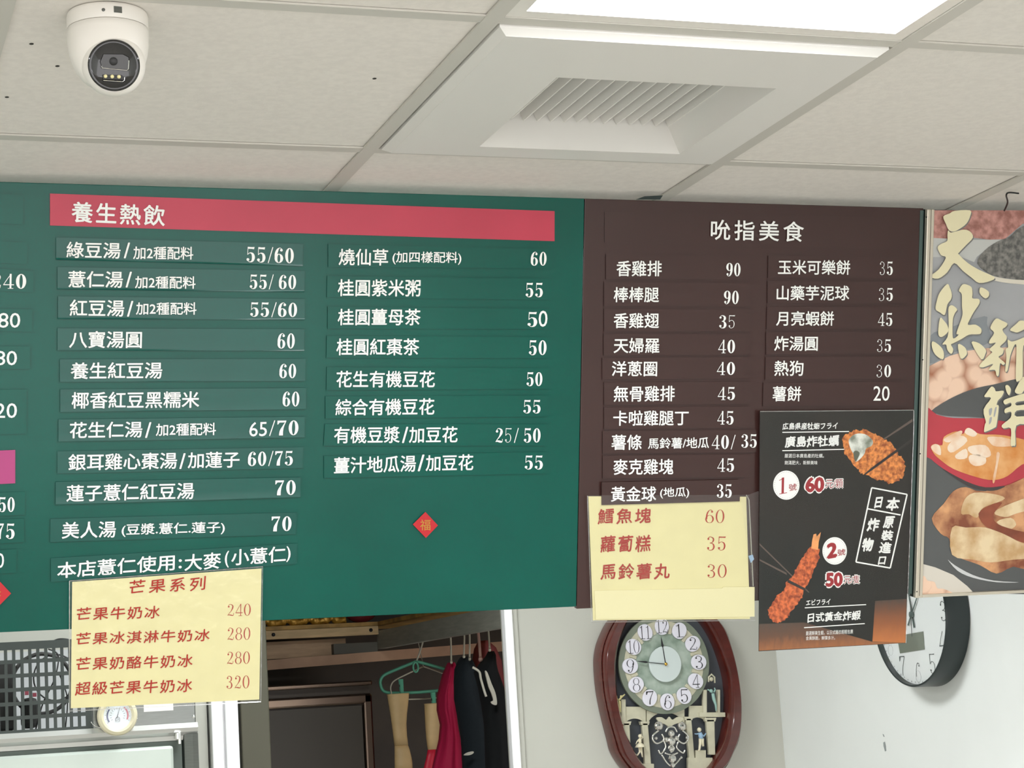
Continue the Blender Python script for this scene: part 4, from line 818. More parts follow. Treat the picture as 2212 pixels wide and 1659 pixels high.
obj('blue_top', MB().tube([C4(x, y, -.005) for x, y in [(1232, 1285), (1240, 1318), (1248, 1352)]], [20*PXM, 24*PXM, 22*PXM], 8).tube([C4(x, y, -.005) for x, y in [(1226, 1296), (1200, 1300), (1178, 1298)]], [9*PXM, 7*PXM, 6*PXM], 6).tube([C4(x, y, -.005) for x, y in [(1250, 1300), (1275, 1325), (1296, 1292)]], [9*PXM, 7*PXM, 6*PXM], 6), mat('sky blue glaze', rgb(150, 182, 210), .4), fb, smooth='all')
fc_ = figure('figurine', 'slim figurine standing in the right niche', [([(1370, 870), (1380, 930), (1400, 990), (1405, 1055)], [16, 18, 12, 8]), ([(1365, 865), (1340, 840), (1315, 830)], [9, 7, 6]), ([(1380, 860), (1395, 830), (1385, 812)], [9, 7, 6])], mat('aqua figurine', rgb(150, 186, 176), .4), [(1352, 845, 18)])
figure('figurine', 'figurine reaching up at the left edge', [([(372, 945), (405, 910), (440, 880)], [10, 9, 6]), ([(385, 950), (388, 1010), (392, 1070)], [12, 11, 8])], mat('pale gold figurine', rgb(206, 196, 140), .4), [(400, 905, 14)])
obj('lantern', MB().tube([C4(x, y, -.004) for x, y in [(1325, 750), (1325, 700), (1355, 668), (1388, 700), (1390, 760)]], 9*PXM, 8).ball(C4(1353, 720, -.004), 22*PXM, 8), M_GILT, clk, smooth='all')
# crystal pendulum
pen = obj('pendulum', MB().prism([C4(p.x, p.y, .008) for p in smooth_poly([(x, y, 0) for x, y in [(775, 1130), (830, 1122), (880, 1150), (912, 1116), (945, 1150), (1000, 1120), (1062, 1132), (1030, 1175), (960, 1200), (912, 1228), (865, 1198), (805, 1175)]], 3)], (0, .006, 0)), M_GILT, clk, bevel=.001, label='pendulum with cream crown')
for x, y, r in [(797, 1215, 45), (1042, 1220, 45)]: obj('crystal', MB().ball(C4(x, y, .012), r*PXM, 8), M_CRYS, pen)
mb = MB()
for pts in ([(800, 1262), (740, 1310), (735, 1360), (780, 1400), (850, 1360), (830, 1300)], [(1045, 1262), (1100, 1310), (1105, 1360), (1060, 1400), (1000, 1360), (1020, 1300)], [(850, 1370), (870, 1440), (820, 1510), (795, 1470)], [(1010, 1370), (985, 1440), (1050, 1500), (1075, 1470)], [(830, 1520), (880, 1600), (935, 1640), (990, 1600), (1035, 1545)], [(870, 1280), (900, 1230), (960, 1230), (990, 1280)], [(900, 1440), (930, 1420), (960, 1450), (930, 1490), (900, 1440)], [(860, 1500), (930, 1520), (1000, 1500)]):
    mb.tube(smooth_line([C4(x, y, .012) for x, y in pts], 5), 9*PXM, 8)
obj('scroll_work', mb, M_CRYS, pen, smooth='all', label='silver scroll work')
for x, y, r in [(930, 1295, 34), (930, 1375, 44), (880, 1360, 26), (985, 1345, 26), (930, 1460, 26), (940, 1560, 42), (945, 1630, 26), (1035, 1548, 14), (770, 1345, 16), (1095, 1340, 16)]: obj('crystal', MB().ball(C4(x, y, .014), r*PXM, 6), M_CRYS, pen)

# ================================================================== ROUND WALL CLOCK (right wall)
WX = XR-.058; wc = at_x(1963, 1328, WX)
rad = (at_x(1963, 1328, WX)-at_x(1957, 1481, WX)).length
wck = thing('wall_clock', 'round white wall clock with black rim on the right wall, half hidden by the poster', 'clock', (XR-.002, wc.y, wc.z))
def WC(u, v, d=0.0): return Vector((WX-d, wc.y-u, wc.z+v))
AX = Vector((-1, 0, 0)); ob = Vector((XR-.002, wc.y, wc.z)); dep = XR-.002-WX
obj('rim', MB().lathe([(rad-.004, 0), (rad+.001, 0), (rad, dep*.5), (rad, dep-.002), (rad-.0015, dep+.002), (rad-.0055, dep+.002), (rad-.0065, dep-.012)], ob, AX, 96, False, False), mat('black satin rim', rgb(34, 44, 44), .35), wck, smooth=True, label='deep black rim')
obj('face', MB().lathe([(rad-.006, 0), (rad-.006, dep-.011)], ob, AX, 96), mat('white clock face', rgb(236, 240, 238), .4), wck, label='white face')
obj('glass', MB().lathe([(rad-.0063, 0), (rad-.0063, .001)], Vector((WX-.0002, wc.y, wc.z)), AX, 64), film('clock glass', .05, .05, bump=0), wck, label='clear glass')
FD = -.0105
M_NUM = mat('thin grey numeral', rgb(80, 86, 86), .5)
for h in range(12):
    a = math.radians(90-30*h); s = str(h or 12); rr = rad*.80; px, pz = rr*math.cos(a), rr*math.sin(a); v, f = numerals(s, .1, .12)
    w_, h_ = rad*.14*(1.6 if len(s) > 1 else 1), rad*.27
    m_ = MB(); m_.v = [WC(px+(x-.5)*w_, pz+(y-.5)*h_, FD+.0003) for x, y, z in v]; m_.f = f; m_.flat = True; obj('numeral', m_, M_NUM, wck)
mb = MB()
for k in range(60):
    a = math.radians(6*k); d_ = (math.cos(a), math.sin(a)); n_ = (-d_[1], d_[0]); r0, r1, hw = rad*.925, rad*(.945 if k % 5 else .955), .0007
    mb.poly([WC(d_[0]*r0+n_[0]*hw, d_[1]*r0+n_[1]*hw, FD+.0003), WC(d_[0]*r1+n_[0]*hw, d_[1]*r1+n_[1]*hw, FD+.0003), WC(d_[0]*r1-n_[0]*hw, d_[1]*r1-n_[1]*hw, FD+.0003), WC(d_[0]*r0-n_[0]*hw, d_[1]*r0-n_[1]*hw, FD+.0003)])
mb.flat = True; obj('minute_marks', mb, M_NUM, wck)
lq = [at_x(1640+x/3.867, 1260+y/3.867, WX+.0095) for x, y in [(1150, 440), (1368, 402), (1380, 552), (1175, 585)]]
obj('display', MB().prism(lq, (.001, 0, 0)), mat('grey display', rgb(118, 126, 112), .25), wck, label='dull grey digital display')
def whand(ang, L, w, d_):
    a = math.radians(90-ang); e = (math.cos(a), math.sin(a)); n_ = (-e[1], e[0])
    return MB().prism([WC(-e[0]*.03+n_[0]*w, -e[1]*.03+n_[1]*w, d_), WC(e[0]*L+n_[0]*w*.5, e[1]*L+n_[1]*w*.5, d_), WC(e[0]*L-n_[0]*w*.5, e[1]*L-n_[1]*w*.5, d_), WC(-e[0]*.03-n_[0]*w, -e[1]*.03-n_[1]*w, d_)], (.001, 0, 0))
obj('minute_hand', whand(40, rad*.62, .0022, FD+.004), mat('grey green hand', rgb(70, 88, 84), .4), wck); obj('hour_hand', whand(352, rad*.42, .003, FD+.0025), MATS['grey green hand'], wck); obj('second_hand', whand(185, rad*.3, .0009, FD+.0055), M_NUM, wck)
obj('hand_cap', MB().lathe([(.007, 0), (.007, .0065), (.001, .008)], WC(0, 0, FD), AX, 20), MATS['grey green hand'], wck, smooth=True)

# scuff marks on the right wall
for i, pts in enumerate([[(1036, 1330), (1050, 1322), (1058, 1360), (1062, 1400), (1050, 1405), (1038, 1360)], [(1030, 1258), (1040, 1262), (1048, 1282), (1038, 1282)]]):
    q = [at_x(1640+x/3.867, 1260+y/3.867, XR-.0006) for x, y in pts]; m_ = MB().poly(q); m_.flat = True
    struct('wall_scuff', m_, mat('grey scuff', rgb(150, 156, 154), .8), bpy.data.objects['wall_right'])

# ================================================================== STEEL FRIDGE (lower left)
FY = 4.2
def FR(x, y, d=0.0): return at_y(x/3.615, 1200+y/3.615, FY-d)
fx1 = FR(1540, 1450).x; fx0 = fx1-.80
ztop = FR(100, 722).z+.012; zg0 = FR(100, 1365).z; zb_ = FR(400, 1392).z
fridge = thing('fridge', 'tall stainless steel kitchen fridge with dark slotted grille at lower left', 'fridge', ((fx0+fx1)/2, FY+.3, 0))
body_top = zb_
mb = MB().box((fx0, FY+.03, .06), (fx1, FY+.5, body_top-.002))
obj('body', mb, M_STEEL, fridge, bevel=.004)
for x in (fx0+.06, fx1-.06): obj('foot', MB().lathe([(.025, 0), (.02, .06)], (x, FY+.1, 0), (0, 0, 1), 16), M_BLACK, fridge); obj('foot', MB().lathe([(.025, 0), (.02, .06)], (x, FY+.42, 0), (0, 0, 1), 16), M_BLACK, fridge)
gx1 = FR(715, 1200).x
# grille with slots
PW, PH = .01605, .0282; sw2, sh2 = .0100, .0205
zr = [ztop-.016-PH*k for k in range(6)]; zbot = zr[5]-sh2-.010
nx = int((gx1-.006-fx0-.006)/PW); mb = MB(); y0_, y1_ = FY-.004, FY+.003
gx0 = gx1-.006-nx*PW-(PW-sw2)
cols = [gx0+(PW-sw2)+PW*k for k in range(nx)]
mb.box((gx0, y0_, zr[0]), (gx1, y1_, ztop)); mb.box((gx0, y0_, zbot), (gx1, y1_, zr[5]-sh2))
for k in range(5): mb.box((gx0, y0_, zr[k+1]), (gx1, y1_, zr[k]-sh2))
edges = [gx0]+[c_ for c in cols for c_ in (c, c+sw2)]+[gx1]
for k in range(6):
    for i in range(0, len(edges), 2): mb.box((edges[i], y0_+.0003, zr[k]-sh2), (edges[i+1], y1_-.0003, zr[k]))
grille = obj('vent_grille', mb, M_GRID, fridge, label='dark grey plastic grille of upright slots')
# machine bay behind the grille
M_PALE = mat('pale sheet metal', rgb(180, 182, 182), .5)
obj('machine_bay', MB().box((fx0, FY+.42, body_top), (fx1, FY+.44, ztop-.004)).box((fx0, FY+.03, body_top-.002), (fx1, FY+.44, body_top+.002)).box((fx1-.004, FY+.03, body_top), (fx1, FY+.44, FR(1540, 1170).z)), M_PALE, fridge, label='pale sheet metal bay behind the grille')
obj('compressor_box', MB().box((fx0+.04, FY+.06, zbot+.01), (FR(130, 1100).x, FY+.2, ztop-.035)), M_DARK, fridge, bevel=.004)
obj('compressor_box', MB().box((FR(215, 1100).x, FY+.08, zbot+.012), (FR(330, 1100).x, FY+.16, zbot+.075)), M_DARK, fridge, bevel=.01)
fcx = FR(370, 990)
obj('fan_guard', MB().tube([Vector((fcx.x+.062*math.cos(a), FY+.1, fcx.z+.062*math.sin(a))) for a in [2*math.pi*i/32 for i in range(32)]], .0042, 8, closed=True).tube([Vector((fcx.x+.03+.045*math.cos(a), FY+.12, fcx.z+.048*math.sin(a)+.012)) for a in [2*math.pi*i/32 for i in range(32)]], .0018, 6, closed=True), M_DARK, fridge, smooth='all')
obj('cable', MB().tube(smooth_line([(fcx.x-.02, FY+.05, zbot+.01), (fcx.x-.005, FY+.05, zbot+.06), (fcx.x+.02, FY+.05, zbot+.11), (fcx.x+.03, FY+.06, ztop-.03), (fcx.x+.01, FY+.06, ztop-.015)], 6), .0016, 6).tube(smooth_line([(fcx.x+.04, FY+.05, zbot+.01), (fcx.x+.045, FY+.05, zbot+.07), (fcx.x+.03, FY+.05, zbot+.12)], 6), .0014, 6), M_BLACK, fridge, smooth='all')
obj('terminal', MB().box((FR(228, 1070).x-.004, FY+.04, FR(228, 1070).z-.004), (FR(228, 1070).x+.003, FY+.05, FR(228, 1070).z+.004)).box((FR(290, 1080).x-.004, FY+.04, FR(290, 1080).z-.005), (FR(290, 1080).x+.003, FY+.05, FR(290, 1080).z+.003)), mat('pink terminal', rgb(226, 110, 130), .5), fridge, label='small pink cable terminals')
obj('insulation_flap', MB().tube(smooth_line([FR(x, y, -.01) for x, y in [(120, 722), (280, 700), (400, 690), (470, 668), (560, 680), (690, 720)]], 6), [.004]*10+[.006]*15+[.003]*6, 8), M_BLACK, fridge, smooth='all', label='ragged black foam edge on top')
# control panel right of the grille
px0, px1 = gx1+.001, fx1-.002
zp1 = FR(1300, 1165).z+.03; zp0 = FR(1400, 1318).z
obj('control_panel', MB().box((px0, FY-.004, zp0), (px1, FY+.03, zp1)), M_STEEL, fridge, bevel=.002, label='stainless control panel')
obj('panel_label', MB().box((FR(1120, 1190).x, FY-.005, FR(1240, 1215).z), (FR(1350, 1190).x, FY-.0038, FR(1240, 1150).z)), M_WHITE, fridge, label='small white label')
obj('panel_screw', MB().lathe([(.003, 0), (.003, .0015), (.001, .0025)], FR(1512, 1258, .004), (0, -1, 0), 12), M_CHROME, fridge)
# door frame and door
dz1 = FR(700, 1345).z; dz1b = FR(700, 1440).z; dz2 = FR(700, 1525).z
obj('top_rail', MB().prism([(fx0, FY+.03, dz1), (fx0, FY-.012, dz1-.002), (fx0, FY-.016, dz1-.012), (fx0, FY-.012, dz1-.020), (fx0, FY-.004, dz1b-.003), (fx0, FY-.002, dz1b-.012), (fx0, FY+.03, dz1b-.012)], (fx1-fx0, 0, 0)), mat('satin rail steel', rgb(206, 206, 202), .3, metal=.5), fridge, label='bright rounded top rail')
rx0 = FR(1425, 1600).x
obj('side_rail', MB().prism([(fx1, FY+.03, .1), (fx1, FY-.012, .1), (fx1-.012, FY-.016, .1), (rx0+.004, FY-.006, .1), (rx0, FY, .1), (rx0, FY+.03, .1)], (0, 0, dz1b-.1)), M_STEEL, fridge, label='side rail')
obj('gasket', MB().box((fx0, FY-.003, .12), (rx0-.001, FY+.03, dz1b-.013)), mat('grey gasket', rgb(84, 92, 86), .6), fridge)
door = obj('door', MB().box((fx0+.02, FY-.022, .12), (FR(1345, 1600).x, FY-.003, dz2)), M_STEELD, fridge, bevel=.006, label='pale steel door')
obj('hinge', MB().lathe([(.006, 0), (.006, .012)], FR(1385, 1432, .012), (0, 0, 1), 12).lathe([(.004, -.01), (.004, .014)], FR(1400, 1432, .012), (0, 0, 1), 12), M_CHROME, fridge)
# thermometer
tc_ = FR(905, 1255, .006); M_TRIM = mat('cream plastic', rgb(214, 206, 176), .4)
thm = thing('thermometer', 'round cream dial thermometer clipped to the fridge below the yellow mango sheet', 'thermometer', (tc_.x, FY-.004, tc_.z))
tr = 41*4.35/4308; ob = Vector((tc_.x, FY-.0175, tc_.z+.001))
obj('case', MB().lathe([(tr*.96, 0), (tr*.98, .004), (tr*.98, .012), (tr*.93, .0165), (tr*.80, .0185), (tr*.70, .0165), (tr*.68, .012)], ob, (0, -1, 0), 64, True, False), M_TRIM, thm, smooth=True, label='cream case')
def TD(a, r, d=.0128): return ob+Vector((math.cos(a)*r*tr, -d, math.sin(a)*r*tr))
obj('dial', MB().lathe([(tr*.69, .012), (.0001, .0121)], ob, (0, -1, 0), 48, False, False), mat('pale blue dial', rgb(226, 234, 240), .4), thm)
def arcband(a0, a1, r0, r1, d=.0127, n=16):
    mb = MB(); mb.v = [TD(math.radians(a0+(a1-a0)*i/n), r, d) for i in range(n+1) for r in (r0, r1)]; mb.f = [(2*i, 2*i+1, 2*i+3, 2*i+2) for i in range(n)]; mb.flat = True; return mb
obj('blue_scale', arcband(215, 140, .47, .54), mat('blue scale ink', rgb(70, 78, 120), .5), thm); obj('red_scale', arcband(50, -25, .47, .54), mat('red scale ink', rgb(190, 70, 92), .5), thm)
mb = MB()
for k in range(13):
    a = math.radians(215-20*k); t_ = Vector((-math.sin(a), 0, math.cos(a)))*.0004; mb.poly([TD(a, .57)+t_, TD(a, .62)+t_, TD(a, .62)-t_, TD(a, .57)-t_]); mb.poly([TD(a, .30)+t_, TD(a, .38)+t_, TD(a, .38)-t_, TD(a, .30)-t_])
mb.flat = True; obj('scale_marks', mb, M_NUM, thm)
a = math.radians(72); t_ = Vector((-math.sin(a), 0, math.cos(a)))
obj('needle', MB().prism([TD(a, -.14, .0138)+t_*.0008, TD(a, .5, .0138), TD(a, -.14, .0138)-t_*.0008], (0, .0006, 0)), M_INK, thm)
obj('house_mark', MB().tube([TD(0, 0, .0128)+Vector((x, 0, z))*tr for x, z in [(-.1, -.28), (-.1, -.13), (0, -.04), (.1, -.13), (.1, -.28), (-.1, -.28), (.06, -.16)]], .0004, 4), M_INK, thm)
obj('glass', MB().lathe([(tr*.70, .0150), (.0001, .0151)], ob, (0, -1, 0), 32, False, False), film('thermometer glass', .08, .05, bump=0), thm)
obj('clip_wire', MB().tube(smooth_line([FR(710, 1300, .020), FR(740, 1330, .022), FR(800, 1350, .026), FR(905, 1372, .028), FR(1000, 1330, .026), FR(1040, 1285, .024), FR(1075, 1272, .022)], 6), .0008, 6).tube([FR(1040, 1285, .024), FR(1060, 1300, .022)], .0007, 6), M_CHROME, thm, smooth='all')

# ================================================================== STORE ROOM BEHIND THE DOORWAY
def B2(x, y): return (440+x/3.16, 1280+y/3.16)
SB = 6.2
M_WD = mat('bare wood batten', rgb(214, 184, 136), .6, noise=.12, scale=12, stretch=(1, 6, 6))
M_WDP = mat('grey brown batten', rgb(190, 160, 126), .6, noise=.12, scale=12, stretch=(1, 6, 6))
def hbox(name, p0, p1, h, Y, dY, m, parent=None, **k):
    a, b = at_y(*B2(*p0), Y), at_y(*B2(*p1), Y); hh = h/3.16*Y/4200
    z = .5*(a.z+b.z); return MB().box((a.x, Y, z-hh), (b.x, Y+dY, z))
M_GALV = mat('galvanised sheet', rgb(170, 170, 156), .55, metal=.2, noise=.10, scale=40, stretch=(1, .3, 3))
SX = 1.76
s0, s1 = at_x(*B2(1180, 240), SX), at_x(*B2(1180, 382), SX)
shelf = thing('store_shelf', 'grey metal storage shelf on wooden battens inside the dark store room', 'shelf', (SX, s0.y, s1.z))
e0, e1 = at_x(*B2(2030, 120), SX), at_x(*B2(2030, 246), SX)
zt_, zb2 = .5*(s0.z+e0.z), .5*(s1.z+e1.z)
obj('side_beam', MB().box((SX, 4.95, zb2), (SX+.03, s0.y, zt_)), M_GALV, shelf, label='galvanised side beam')
c0 = at_y(*B2(885, 320), s0.y); obj('end_beam', MB().box((c0.x, s0.y, zb2-.01), (SX, s0.y+.03, zt_-.035)), mat('dark galvanised sheet', rgb(96, 94, 84), .6), shelf)
l0 = at_y(*B2(300, 240), s0.y-.03)
batt = obj('wood_batten', MB().box((l0.x, s0.y-.03, zt_-.012), (SX-.002, s0.y-.005, zt_+.016)), M_WD, shelf, bevel=.002, label='pale wooden batten')
for x, y in [(475, 275), (1140, 240)]: obj('bolt', MB().lathe([(.006, 0), (.006, .003), (.003, .005)], Vector((at_y(*B2(x, y), s0.y-.03).x, s0.y-.03, zt_+.003)), (0, -1, 0), 10), M_BLACK, batt)
obj('deck', MB().box((l0.x, s0.y-.02, zt_+.017), (SX+.6, s0.y+.3, zt_+.03)).box((SX-.001, 4.95, zt_+.017), (SX+.6, s0.y-.021, zt_+.03)), mat('gold edged board', rgb(176, 138, 70), .5, noise=.3, scale=20), shelf, label='gold brown deck board')
br = [at_y(*B2(x, y), s0.y+.035) for x, y in ((405, 340), (405, 458))]
obj('back_rail', MB().box((l0.x, s0.y+.035, br[1].z), (c0.x+.05, s0.y+.06, br[0].z)), M_WDP, shelf, label='grey brown board under the batten')
r0, r1 = at_y(*B2(405, 470), 6.35), at_y(*B2(405, 538), 6.35); r2 = at_y(*B2(2030, 345), 6.35)
def rl(x, y): p = at_y(*B2(x, y), 6.35); return p
ra, rb2, rc_, rd_ = rl(405, 470), rl(2030, 345), rl(2030, 412), rl(405, 538)
ra.x -= .1; rd_.x -= .1; dx_ = Vector((.25, 0, .012))
obj('wall_batten', MB().hexa([ra, rb2+dx_, rc_+dx_, rd_], [p+Vector((0, .03, 0)) for p in (ra, rb2+dx_, rc_+dx_, rd_)]), mat('pinkish brown batten', rgb(190, 152, 122), .6, noise=.1, scale=10), shelf, label='long pinkish wooden batten on the rear wall')
# hanging rail (hidden behind the beam)
RXX, RZ = 1.818, zb2+.03
obj('hanging_rail', MB().tube([(RXX, 4.93, RZ), (RXX, 6.07, RZ)], .007, 12), M_STEEL, shelf, smooth=True)
# things lying on the shelf
g0 = at_y(*B2(420, 190), s0.y-.01)
mb = MB(); n = 14
mb.tube(smooth_line([Vector((g0.x-.02+i*.022, s0.y+.0, zt_+.045+.006*math.sin(i*1.9))) for i in range(n)], 3), [.014+.004*math.sin(i*1.3) for i in range((n-1)*3+1)], 10)
gf = obj('paper_bundle', mb, mat('gold foil paper', rgb(200, 152, 60), .3, metal=.4, bump=.5, bscale=50), smooth='all'); tag(gf, 'crumpled gold paper bundle on the store shelf just under the green board', 'paper')
g1 = at_y(*B2(1090, 185), s0.y-.01)
rb_ = obj('red_bag', MB().ball((g1.x, s0.y+.02, zt_+.066), .045, 12, (1.2, .7, .78)), mat('dark red bag plastic', rgb(120, 44, 48), .25, bump=.6, bscale=30), smooth='all'); tag(rb_, 'dark red plastic bag beside the gold paper on the store shelf', 'bag')
# cabinet at the back
k0, k1 = at_y(*B2(1155, 800), 5.9), at_y(*B2(430, 800), 5.9); kz = at_y(*B2(1100, 690), 5.9).z; kz2 = at_y(*B2(900, 645), 5.9).z
cab = thing('store_cabinet', 'dark store room cabinet with polished metal door frame behind the doorway', 'cabinet', (.5*(k0.x+k1.x), 6.2, 0))
KX0 = k1.x-.12
obj('body', MB().box((KX0, 5.93, 0), (k0.x, 6.55, kz2+.01)), mat('dark cabinet', rgb(66, 56, 44), .4), cab)
obj('door', MB().box((KX0+.02, 5.915, .05), (at_y(*B2(1085, 900), 5.915).x, 5.93, at_y(*B2(900, 780), 5.915).z)), mat('grey brown cabinet door', rgb(66, 60, 50), .4), cab, label='dull grey brown door')
obj('door_frame', MB().box((at_y(*B2(1100, 900), 5.9).x, 5.9, .05), (k0.x, 5.93, kz)).box((KX0, 5.9, kz-.03), (k0.x, 5.93, kz)), mat('warm chrome', rgb(170, 148, 132), .22, metal=1), cab, bevel=.006, label='polished metal frame')
obj('top_trim', MB().box((KX0, 5.89, kz2), (k0.x, 5.93, kz2+.014)), MATS['warm chrome'], cab, bevel=.004, label='polished top trim')

# clothes hangers
def hookpath(Y, end):
    # a hook that goes over the rail at depth Y and down to its neck
    return smooth_line([Vector((RXX+.0145*math.cos(a), Y, RZ+.0145*math.sin(a))) for a in (-.35, .3, .95, 1.57, 2.2, 2.85, 3.3)]+[Vector((RXX-.012, Y, RZ-.016))+(end-Vector((RXX-.012, Y, RZ-.016)))*.25, end], 4)
def hanger(name, label, n, sag, half, tilt, m, r, group='clothes hangers in the store room', Y=None, hm=None):
    t = thing(name, label, 'hanger', tuple(n), group)
    d = Vector((math.cos(tilt), math.sin(tilt), 0))
    obj('hook', MB().tube(hookpath(Y, n), r*.6, 8), hm or m, t, smooth='all')
    lo = Vector((0, 0, -sag)); e1_, e2_ = n+d*half+lo, n-d*half+lo
    mb = MB().tube(smooth_line([n, n+d*half*.5+lo*.42, n+d*half*.92+lo*.85, e1_+Vector((0, 0, -.02)), e1_-d*.02+Vector((0, 0, -.045)), n+lo+Vector((0, 0, -.05))], 5)+smooth_line([n+lo+Vector((0, 0, -.05)), e2_+d*.02+Vector((0, 0, -.045)), e2_+Vector((0, 0, -.02)), n-d*half*.92+lo*.85, n-d*half*.5+lo*.42, n], 5)[1:], r, 8)
    obj('arms', mb, m, t, smooth='all'); return t
M_GRN = mat('green hanger plastic', rgb(84, 160, 130), .4)
M_WIRE = mat('pale wire', rgb(190, 184, 164), .4)
GY_ = 6.0
gn = at_y(*B2(1452, 470), GY_)
h1 = hanger('clothes_hanger', 'green plastic clothes hanger holding the tan gloves in the store room', gn, .045, .115, math.radians(-22), M_GRN, .0048, Y=at_x(*B2(1503, 345), RXX-.0145).y, hm=M_WIRE)
gcn = at_y(*B2(1447, 510), GY_-.012); obj('ring', MB().tube([Vector((gcn.x+.008*math.cos(a), gcn.y, gcn.z+.015*math.sin(a))) for a in [2*math.pi*i/16 for i in range(16)]], .0032, 6, closed=True), M_GRN, h1, smooth='all')
hanger('clothes_hanger', 'pale wire clothes hanger just behind the green hanger', at_y(*B2(1500, 505), GY_+.05), .05, .13, math.radians(20), M_WIRE, .0022, Y=GY_+.045)
# gloves
def tubeform(name, rows, Y, depth, m, parent=None, open_top=True, seg=20, folds=0, ph=0, label=None, squash=1.0):
    mb = MB()
    for (y, xl, xr) in rows:
        a, b = at_y(*B2(xl, y), Y), at_y(*B2(xr, y), Y); c_ = (a+b)/2; w = (b-a).length/2
        for k in range(seg):
            t = 2*math.pi*k/seg; rr = 1+folds*math.sin(5*t+ph+y*.004)+.5*folds*math.sin(9*t-ph)
            mb.v.append(c_+Vector((w*math.cos(t)*(1+.0*rr), -min(depth, w*squash)*math.sin(t)*rr, 0)))
    for i in range(len(rows)-1):
        for k in range(seg): mb.f.append((i*seg+k, i*seg+(k+1) % seg, (i+1)*seg+(k+1) % seg, (i+1)*seg+k))
    mb.f.append(tuple((len(rows)-1)*seg+k for k in range(seg)))
    if not open_top: mb.f.append(tuple(range(seg-1, -1, -1)))
    o_ = obj(name, mb, m, parent, smooth='all', label=label)
    if open_top: s_ = o_.modifiers.new('thickness', 'SOLIDIFY'); s_.thickness = .002; s_.offset = 0
    return o_
M_TAN = mat('tan rubber', rgb(208, 178, 126), .5, noise=.08, scale=14)
M_CRIM = mat('crimson cloth', rgb(186, 18, 70), .75, bump=.2, bscale=90)
M_REDG = mat('red rubber', rgb(206, 26, 56), .45)
M_NAVY = mat('dark navy cloth', rgb(20, 30, 36), .85, bump=.2, bscale=90)
GL = GY_-.09
gA = at_y(*B2(1330, 700), GL)
gl1 = thing('rubber_glove', 'tan rubber glove hanging by its cuff, left of the red handed glove', 'glove', tuple(gA), 'rubber gloves on the hanger')
tubeform('cuff', [(690, 1252, 1402), (700, 1254, 1400), (760, 1264, 1394), (830, 1276, 1386), (900, 1286, 1382), (980, 1296, 1386), (1040, 1302, 1394)], GL, .03, M_TAN, gl1, squash=.6)
tubeform('hand', [(1041, 1302, 1394), (1080, 1302, 1408), (1130, 1302, 1420), (1170, 1303, 1426), (1215, 1304, 1428)], GL, .028, M_TAN, gl1, open_top=False, squash=.5)
for x0_, x1_, yb_ in [(1304, 1338, 1480), (1340, 1368, 1520), (1370, 1398, 1500), (1400, 1430, 1430)]:
    tubeform('finger', [(1205, x0_, x1_), (1300, x0_, x1_), (yb_-20, x0_+2, x1_-2), (yb_, x0_+10, x1_-10)], GL, .016, M_TAN, gl1, open_top=False, seg=12)
GR_ = GY_-.13
gB = at_y(*B2(1575, 770), GR_)
gl2 = thing('rubber_glove', 'rubber glove with tan cuff and red hand, hanging beside the crimson garment', 'glove', tuple(gB), 'rubber gloves on the hanger')
tubeform('cuff', [(755, 1506, 1648), (765, 1508, 1646), (830, 1511, 1640), (900, 1514, 1625), (980, 1520, 1608), (1070, 1530, 1586)], GR_, .03, M_TAN, gl2, squash=.6, label='tan cuff')
tubeform('hand', [(1068, 1529, 1586), (1120, 1520, 1578), (1170, 1508, 1570), (1230, 1494, 1570), (1330, 1480, 1575)], GR_, .025, M_REDG, gl2, open_top=False, squash=.5, label='red hand')
for x0_, x1_, yb_ in [(1481, 1504, 1500), (1506, 1528, 1540), (1530, 1552, 1520), (1554, 1576, 1450)]:
    tubeform('finger', [(1322, x0_, x1_), (1400, x0_, x1_), (yb_-20, x0_+2, x1_-2), (yb_, x0_+8, x1_-8)], GR_, .013, M_REDG, gl2, open_top=False, seg=10)
for x, y, h_, Y_, lb in [(1350, 640, 100, GL-.004, 'green clothes peg on the tan glove cuff'), (1570, 735, 110, GR_-.012, 'green clothes peg on the cuff of the red handed glove')]:
    p_ = at_y(*B2(x, y), Y_); hh = h_/3.16*Y_/4308
    t_ = thing('clothes_peg', lb, 'peg', tuple(p_), 'green pegs holding the gloves')
    obj('jaw', MB().hexa([p_+Vector((-.005, -.006, -hh/2)), p_+Vector((.005, -.006, -hh/2)), p_+Vector((.006, -.003, hh/2)), p_+Vector((-.006, -.003, hh/2))], [p_+Vector((-.005, -.002, -hh/2)), p_+Vector((.005, -.002, -hh/2)), p_+Vector((.006, -.001, hh/2)), p_+Vector((-.006, -.001, hh/2))]), M_GRN, t_, bevel=.001)
    obj('jaw', MB().hexa([p_+Vector((-.005, .002, -hh/2)), p_+Vector((.005, .002, -hh/2)), p_+Vector((.006, .008, hh/2)), p_+Vector((-.006, .008, hh/2))], [p_+Vector((-.005, .005, -hh/2)), p_+Vector((.005, .005, -hh/2)), p_+Vector((.006, .011, hh/2)), p_+Vector((-.006, .011, hh/2))]), M_GRN, t_, bevel=.001)
    obj('spring', MB().tube([p_+Vector((-.006, .002, hh*.05)), p_+Vector((.006, .002, hh*.05))], .0032, 8), M_STEEL, t_)
